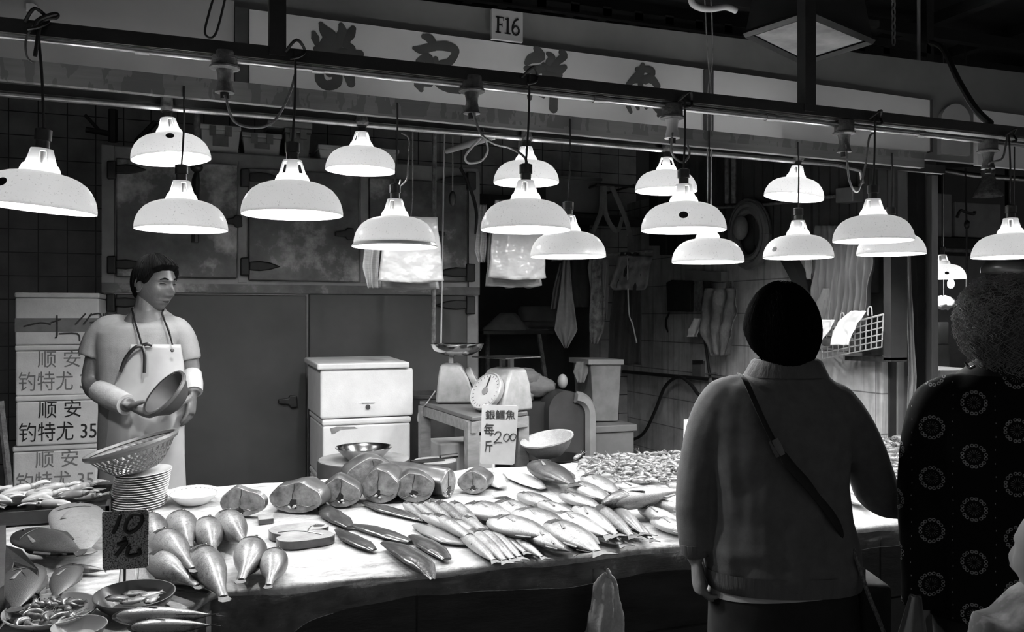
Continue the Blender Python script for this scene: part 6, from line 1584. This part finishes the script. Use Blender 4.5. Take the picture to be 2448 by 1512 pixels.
tag(MB().tube(smooth_path([pt(960,318,Y=3.945), pt(978,335,Y=3.945), pt(975,400,Y=3.945), pt(972,430,Y=3.945), pt(955,445,Y=3.945), pt(958,430,Y=3.945)], 5), .004, 6).build('wire_hook', m_rust), 'thin wire hook hanging above the pale plastic bags', 'hook')
tag(MB().tube(smooth_path([pt(1100,400,Y=5.6), pt(1120,440,Y=5.6), pt(1138,500,Y=5.6), pt(1138,560,Y=5.6)], 5), .012, 8).build('black_cable', m_cord), 'black cable curving down the right edge of the cabinet', 'cable')
# stacks of plastic carrier bags
def bagstack(u0, u1, v0, v1, Y, lb, fold):
    r = thing('carrier_bag_bundle', lb, 'plastic bags', pt((u0+u1)/2, v1, Y=Y)); r['group'] = 'bundles of plastic bags'
    def fn(i, j):
        v_ = v0+(v1-v0)*i; a = u0+(u1-u0)*.12*(1-i); b_ = u1-(u1-u0)*.10*(1-i)
        p = pt(a+(b_-a)*j, v_+6*math.sin(j*3)*i, Y=Y)
        return p + Vector((0,-.05*math.sin(math.pi*j)*(.3+.7*i)+.016*mnoise.noise(Vector((j*5,i*6,fold))),0))
    MB().grid(fn, 26, 26).build('front_bag', m_bag, r, 180, mods=(('SOLIDIFY', dict(thickness=.012, offset=1)),))
    def f2(i, j):
        p = fn(.12+.92*i, j*.98+.01); return p + Vector((0,.035+.03*i,-.012-.012*i)) 
    MB().grid(f2, 20, 20).build('inner_bags', M('dim_bag_edges', .22,.32,.5, sc=20, stretch=(1,1,8)) if 'dim_bag_edges' not in bpy.data.materials else bpy.data.materials['dim_bag_edges'], r, 180, mods=(('SOLIDIFY', dict(thickness=.05, offset=1)),))
    c = pt((u0+u1)/2, v0, Y=Y)
    MB().tube([c+Vector((0,.01,-.01)), c+Vector((.01,.0,.1)), Vector((c.x+.01, c.y, 3.3))], .004, 6).build('hanging_wire', m_greycord, r)
    return r
r1 = bagstack(906,1058,520,672,4.55,'bundle of pale plastic bags behind the all white lamp',1)
drape([(585,872,910),(640,868,905),(690,882,906)], 'x', 'side_bag', '', bpy.data.materials['dim_bag_edges'], 2, .02, None, r1, Y=4.6)
r2 = bagstack(1168,1306,478,664,4.75,'bundle of pale folded plastic bags beside the dark recess',5)
drape([(490,1146,1162),(600,1136,1162),(628,1145,1160)], 'x', 'side_bag', '', bpy.data.materials['dim_bag_edges'], 2, .02, None, r2, Y=4.8)

# ------------------------------------------------------------------ side wall
XW = 3.92
WX = lambda u, v_, d=.06: pt(u, v_, X=XW-d)
def wtube(us, r, name, mat, lb, cat, n=8, d=.06):
    return tag(MB().tube(smooth_path([WX(*q, d) for q in us], 5), r, n).build(name, mat), lb, cat)
def wpanel(us, d, th, mat, name, lb, cat, par=None, mods=()):
    o = MB().prism([WX(*q, d) for q in us], (th,0,0)).build(name, mat, par, 0, mods=mods)
    return o if par is not None else tag(o, lb, cat)
wtube([(1490,889),(1600,899),(1738,911)], .016, 'wall_pipe', m_cord, 'black pipe running along the tiled wall', 'pipe')
wtube([(1432,1012),(1448,1040),(1490,1054),(1535,1040),(1565,985),(1590,925),(1622,902),(1650,918),(1668,942),(1684,950),(1700,935)], .014, 'black_hose', m_cord, 'black hose curving down the tiled wall to the crate', 'hose', d=.1)
wtube([(1683,800),(1690,850),(1697,905)], .011, 'thin_pipe', m_cord, 'thin dark pipe rising from the wall tap', 'pipe')
tp_ = thing('water_tap', 'small metal tap on the pipe at the tiled wall', 'tap', WX(1705,905))
MB().ell(WX(1702,912), (.03,.03,.03)).build('valve_body', m_rust, tp_)
MB().tube([WX(1702,912,.06), WX(1735,913,.1)], .014, 8).build('spout', m_rust, tp_); MB().tube([WX(1695,895,.08), WX(1715,893,.08)], .01, 6).build('handle', m_rust, tp_)
sb = thing('switch_box', 'small grey switch box on the tiled wall', 'switch box', WX(1665,882))
wpanel([(1655,864),(1675,864),(1675,901),(1655,901)], .04, .04, M('switch_grey', .12,.18,.5), 'box', '', '', sb); wpanel([(1655,862),(1675,862),(1675,870),(1655,870)], .05, .02, m_dark, 'cover', '', '', sb)
wpanel([(1592,676),(1604,670),(1650,672),(1650,746),(1594,744)], .05, .03, g3, 'black_clipboard', 'black square board hanging on the tiled wall', 'board', mods=bev(.006))
kn = thing('sheathed_knife', 'black handled knife hanging below the black square board', 'knife', WX(1596,795))
MB().tube([WX(1600,748), WX(1592,765), WX(1592,780), WX(1597,795)], [.012,.016,.018,.008], 8, flat=.5, up=(1,0,0)).build('handle', m_black, kn)
rk_ = thing('knife_rack', 'grey rack on the tiled wall under the middle row lamp', 'rack', WX(1680,660))
wpanel([(1638,646),(1724,650),(1724,674),(1638,670)], .08, .07, M('rack_grey', .14,.2,.6), 'rail', '', '', rk_)
for k, (u, v_) in enumerate(((1668,745),(1690,712),(1742,690))):
    MB().prism([WX(u-7,672,.09), WX(u+7,672,.09), WX(u+8,v_,.09), WX(u-8,v_,.09)], (.02,0,0)).build('knife_blade', (m_rust, g3, m_rust)[k], rk_, 0)
drape([(690,1690,1764),(740,1684,1768),(800,1690,1764),(850,1716,1752)], 'crumpled grey plastic bag hanging on the tiled wall', 'plastic_bag', 'bag', M('dull_bag', .09,.2,.5, sc=9, bump=.5), 3, .06, None, None, X=XW-.10)
drape([(762,1662,1680),(785,1652,1676),(806,1647,1674)], 'white paper slip beside the hanging grey bag', 'paper_slip', 'paper', m_foamw, 1, .02, None, None, X=XW-.12)
dsk = thing('hose_coil', 'large round coil of pale hose on the side wall', 'hose coil', WX(1795,640))
for k in range(4):
    MB().tube([WX(1792+(44-4*k)*math.cos(t), 560+(78-7*k)*math.sin(t), .08+.02*(k%2)) for t in [6.28319*i/32 for i in range(33)]], .028, 8).build('coil', M('pale_hose', .10,.16,.6) if k == 0 else bpy.data.materials['pale_hose'], dsk)
MB().ell(WX(1770,545,.12), (.05,.07,.09)).build('tied_bag', g1, dsk)
struct(MB().prism([WX(1872,600,.02), WX(1900,600,.02), WX(1992,770,.02), WX(1976,790,.02)], (-.07,0,0)).build('trim_brace', m_dark, None, 0))
# dark planks and pipes over the upper side wall
pk_ = MB()
xx = 1552
while xx < 2125:
    w = 16 + (xx*7 % 13)
    pk_.prism([WX(xx,372-(2125-xx)*.05,.03+.01*(xx % 3)), WX(xx+w-3,372-(2125-xx)*.05,.03+.01*(xx % 3)), WX(xx+w-3,600+(10 if xx%2 else -12),.03+.01*(xx % 3)), WX(xx,600+(10 if xx%2 else -12),.03+.01*(xx % 3))], (.02,0,0)); xx += w
struct(pk_.build('wall_right_boards', M('dark_upper_boards', .025, .06, .7, sc=3), None, 0))
for u, lb in ((1738,'left'),(1754,'right')):
    tag(MB().tube([WX(u,372,.12), WX(u,486,.12)], .018, 8).build('vertical_pipe', m_rust), '%s pipe of the vertical pair on the dark upper wall' % lb, 'pipe', 'pipes on the upper wall')
wtube([(1680,498),(1820,490),(1995,470)], .012, 'wall_rod', m_rust, 'thin rod across the dark upper side wall', 'rod')
wpanel([(1997,450),(2038,446),(2038,482),(1997,486)], .12, .1, M('meter_grey', .12,.17,.5), 'meter_box', 'small grey meter box high on the side wall', 'meter box', mods=bev(.006))
drape([(540,1955,2095),(650,1955,2090),(745,1958,2085),(790,1962,2075)], 'pleated dim curtain hanging on the side wall above basket', 'pleated_curtain', 'curtain', M('dim_curtain', .08,.15,.8, sc=8, stretch=(4,4,.5)), 9, .05, None, None, X=XW-.14)
drape([(590,1926,1944),(640,1930,1946),(668,1936,1946)], 'pale narrow cloth hanging left of the pleated curtain', 'hanging_cloth', 'cloth', g1, 1, .02, None, None, X=XW-.16)
drape([(690,1970,1985),(730,1955,1990),(770,1945,1990)], 'grey cloth corner hanging above the wire basket', 'hanging_cloth', 'cloth', g1, 1, .02, None, None, X=XW-.18)
# dark frame with a wire basket
wf = thing('dark_wall_frame', 'dark open frame on the side wall beside the right post', 'frame', WX(2100,860,.1))
for us in ([(2112,560),(2130,560),(2130,862),(2112,862)],[(2020,852),(2130,856),(2130,866),(2020,862)],[(2060,610),(2068,610),(2068,700),(2060,700)]):
    wpanel(us, .14, .12, m_dark, 'bar', '', '', wf)
wpanel([(2062,570),(2114,570),(2114,850),(2062,850)], .03, .02, m_dark, 'backing', '', '', wf)
bk_ = thing('wire_basket', 'wire basket with papers hanging on the side wall', 'basket', WX(2035,855,.2))
wb = MB()
TL, TR, BR, BL = (1962,792), (2112,752), (2108,830), (1966,858)
lerp2 = lambda a, b_, t: (a[0]+(b_[0]-a[0])*t, a[1]+(b_[1]-a[1])*t)
for k in range(12):
    t = k/11; wb.tube([WX(*lerp2(TL,TR,t),.30), WX(*lerp2(BL,BR,t),.24)], .004, 5); wb.tube([WX(*lerp2(BL,BR,t),.24), WX(*lerp2(BL,BR,t),.06)], .004, 5)
for k in range(6):
    t = k/5; wb.tube([WX(*lerp2(TL,BL,t),.30-.06*t), WX(*lerp2(TR,BR,t),.30-.06*t)], .004 if k else .006, 5)
for e_ in ((TL,BL),(TR,BR)):
    wb.tube([WX(*e_[0],.30), WX(*e_[0],.05)], .005, 5)
    for k in range(1,4): wb.tube([WX(*lerp2(*e_,k/4),.28), WX(*lerp2(*e_,k/4),.05)], .004, 5)
wb.build('wire_mesh', M('basket_wire', .3,.45,.5), bk_, 0)
for u, v_ in ((2012,770),(2078,755)):
    MB().tube(smooth_path([WX(u-3,v_,.3), WX(u-2,v_-18,.3), WX(u+5,v_-20,.3), WX(u+7,v_,.3)], 4), .004, 6).build('hook', bpy.data.materials['basket_wire'], bk_)
drape([(744,2038,2072),(770,2008,2058),(800,2000,2046),(826,1996,2040)], 'white sheet of paper draped over the wire basket', 'white_paper', 'paper', M('bright_paper', .7,.8,.6), 1, .03, None, None, X=XW-.36)
drape([(765,1958,1998),(790,1955,1990),(815,1958,1972)], 'white paper lying at the left end of the wire basket', 'white_paper', 'paper', bpy.data.materials['bright_paper'], 1, .02, None, None, X=XW-.33)
p = WX(2000,815,.2); tag(MB().ell(p, (.09,.11,.05)).build('grey_pouch', g1), 'grey rounded pouch inside the wire basket', 'pouch')
# white card seen left of the sweater
p = tp(1640,1090); cdw = thing('white_card', 'small white price card beside the sweater of the shopper', 'price sign', p)
bw0 = [(1635,1004),(1660,1003),(1660,1060),(1634,1060)]
D_ = (p-Vector((0,0,CZ))).dot(FWD)
MB().prism([pt(u, v_, D=D_) for u, v_ in bw0], FWD*.004).build('card', m_foamw, cdw, 0); MB().tube([p, pt(1645,1030,D=D_)+FWD*.008], .004, 6).build('stick', m_board, cdw)

# ------------------------------------------------------------------ right hand posts and the neighbouring stall
m_post = M('worn_grey_post', .10,.22,.5, sc=6, stretch=(1,1,.2)); m_postb = M('pale_steel_post', .3,.5,.4,.5, sc=6, stretch=(1,1,.2))
def post(u0, u1, Y, vt, mat, name, lb, w=.08, z0=.1):
    x0, x1 = pt(u0,756,Y=Y).x, pt(u1,756,Y=Y).x
    return tag(MB().box((x0,Y,z0),(x1,Y+w,pt(u0,vt,Y=Y).z)).build(name, mat, None, 0, mods=bev(.004)), lb, 'post')
post(2146, 2170, 4.06, 378, m_post, 'stall_post', 'worn grey post at the end of the tiled wall', .03)
post(2126, 2145, 4.07, 378, m_dark, 'stall_post', 'narrow dark post left of the worn grey post', .02)
post(2192, 2212, 4.5, 400, m_dark, 'stall_post', 'dark post behind the far lamp with bare bulb', .08)
post(2214, 2226, 4.5, 400, m_post, 'stall_post', 'thin grey strip post right of the dark post', .05)
post(2228, 2243, 4.45, 418, m_postb, 'stall_post', 'bright narrow steel post before the far lamp', .05)
drape([(600,2162,2176),(700,2160,2178),(800,2166,2182),(900,2168,2188),(1000,2164,2184)], 'long pale plastic strip hanging on the worn grey post', 'plastic_strip', 'plastic', g1, 2, .02, None, None, Y=4.02)
drape([(640,2122,2132),(680,2119,2131)], 'small pale rag tied on the narrow dark post', 'small_rag', 'rag', g1, 1, .015, None, None, Y=4.03)
tag(quad([(2174,728),(2196,728),(2196,752),(2174,752)], 4.6, .01).build('paper_notice', g1, None, 0), 'small pale notice between the right posts', 'paper')
struct(quad([(2172,470),(2192,470),(2192,900),(2172,900)], 4.62, .02).build('trim_panel', m_post, None, 0))
def bxo(u0, u1, vt, vb, Y, dep, name, lb, cat, mat, grp=None, z0=None):
    return tag(bx(u0,u1,vt,vb,Y,dep,z0=z0).build(name, mat, None, 0, mods=bev(.01)), lb, cat, grp)
bxo(2176,2244,874,1140,4.75,.5,'foam_box','white foam box standing between the posts and flowered jacket','foam box',m_foamw,None,.0)
bxo(2247,2330,884,1140,4.75,.5,'foam_box','dull white foam box touching the flowered shoulder','foam box',m_foam,None,.0)
bxo(2244,2269,770,824,5.4,.4,'carton','small grey carton on top of its pile behind the bright post','carton',M('grey_carton', .18,.24,.8),None)
bxo(2244,2271,824,890,5.4,.4,'carton','lower grey carton of the pile behind the bright post','carton',bpy.data.materials['grey_carton'],None,.1)
bxo(2243,2276,462,566,5.8,.4,'carton','narrow pale carton at the left of the neighbour shelf','carton',M('pale_carton', .26,.34,.8),'cartons on the neighbour shelf')
bxo(2284,2393,482,566,5.8,.4,'carton','wide pale carton on the neighbour shelf','carton',bpy.data.materials['pale_carton'],'cartons on the neighbour shelf')
nb_ = thing('neighbour_shelf', 'dark hanging shelf with pale cartons in the neighbouring stall', 'shelf', pt(2320,600,Y=5.75))
bx(2236,2420,567,598,5.75,.5).build('board', m_dark, nb_, 0)
for u in (2250, 2410):
    p = pt(u,567,Y=6.22); MB().box((p.x-.02,6.2,p.z),(p.x+.02,6.24,3.66)).build('hanger', m_dark, nb_, 0)
MB().tube([pt(2246,598,Y=5.75), pt(2328,600,Y=5.75)], .02, 8).build('front_rod', m_rust, nb_)
struct(quad([(2244,600),(2356,600),(2356,930),(2244,930)], 6.35, .05).build('wall_neighbour_panel', M('grey_panel', .12,.16,.7), None, 0))
p = pt(2256,724,Y=4.9)
wbag = MB(); wbag.rings([[p+Vector((.10*d[0], .05*d[1], .05*d[2]))*1+Vector((.02*mnoise.noise(Vector(d)*3),0,.02*mnoise.noise(Vector(d)*3+Vector((5,5,5))))) for d in rg_] for rg_ in dirs(14, 20)])
wbag.tube([p+Vector((0,0,.03)), Vector((p.x,p.y,3.66))], .002, 5)
tag(wbag.build('white_plastic_bag', m_bag, None, 180), 'white crumpled bag below the bare bulb', 'bag')
kr = thing('knotted_rope', 'dark knotted rope before the pale neighbour cartons', 'rope', pt(2312,560,Y=4.9))
p0 = pt(2310,700,Y=4.9); pT = pt(2308,400,Y=4.9)
MB().tube(smooth_path([p0, pt(2311,600,Y=4.9), pt(2310,500,Y=4.9), pT, Vector((pT.x,4.9,3.66))], 5), .007, 6).build('rope', m_cord, kr)
MB().ell(pt(2312,537,Y=4.9), (.022,.022,.035)).build('knot', m_black, kr)
MB().tube(smooth_path([pt(2288,520,Y=4.9), pt(2296,504,Y=4.9), pt(2310,508,Y=4.9), pt(2328,512,Y=4.9), pt(2330,505,Y=4.9)], 4), .012, 6).build('bow', m_cord, kr)
nl = thing('neighbour_lamp_rail', 'pale rail and pipe of the neighbouring stall at the right edge', 'rail', pt(2420,425,Y=4.4))
MB().tube([pt(2255,408,Y=5.2), pt(2330,420,Y=5.0), pt(2700,450,Y=4.4)], .022, 10).build('pipe', m_pipe, nl)
quad([(2250,380),(2700,330),(2700,385),(2250,402)], 4.6, .04).build('board', m_dark, nl, 0)
uh = thing('pendant_lamp', 'unlit lamp collar hanging under the neighbour rail', 'lamp', pt(2362,440,Y=4.6))
pu = pt(2362,470,Y=4.6); MB().lathe([(.10,0),(.09,.03),(.06,.09),(.045,.14),(.02,.145)], pu, 24).build('shade', m_rust, uh, mods=(('SOLIDIFY', dict(thickness=.003)),))
MB().lathe([(.001,.14),(.04,.14),(.05,.18),(.04,.24),(.001,.24)], pu, 20).build('holder', m_rust, uh)
# ------------------------------------------------------------------ small pieces belong to the part they sit on
SUB = {'eye':('body',), 'gill_slit':('body',), 'sticker':('shade',), 'bulb':('socket',), 'flange':('shade',), 'handwriting':('card','body'), 'tape_band':('body',),
       'clip':('lid',), 'label_panel':('body',), 'drain_hole':('body',), 'moulded_ridge':('body',), 'dirt_mark':('body',), 'buckle':('strap',), 'knot':('cord',),
       'hair_strands':('hair',), 'hair_curls':('hair',), 'plug':('holder',), 'membrane':('cut_face',), 'cavity':('cut_face',), 'tissue':('cut_face',), 'backbone':('cut_face',),
       'apron_strap':('apron',), 'apron_button':('apron',), 'collar_band':('t_shirt',), 'hem_band':('sweater',), 'cuff':('sweater',), 'collar':('sweater','flowered_jacket'),
       'pointer':('dial_face',), 'tick_marks':('dial_face',), 'hub':('dial_face',), 'nostril':('body',), 'mouth':('body',), 'rim_pattern':('dish',), 'tentacles':('head',), 'pectoral_fin':('body',), 'neck_line':('mottled_top',)}
stem_ = lambda o: o.name.split('.')[0]
roots_ = {}
for o in COL.objects:
    if o.parent is not None and o.parent.parent is None: roots_.setdefault(o.parent.name, []).append(o)
for rn, kids_ in roots_.items():
    byn = {}
    for k in kids_: byn.setdefault(stem_(k), k)
    for k in kids_:
        for pn_ in SUB.get(stem_(k), ()):
            if pn_ in byn and byn[pn_] is not k and tuple(map(tuple, byn[pn_].matrix_basis)) == tuple(map(tuple, Matrix.Identity(4))):
                k.parent = byn[pn_]; break
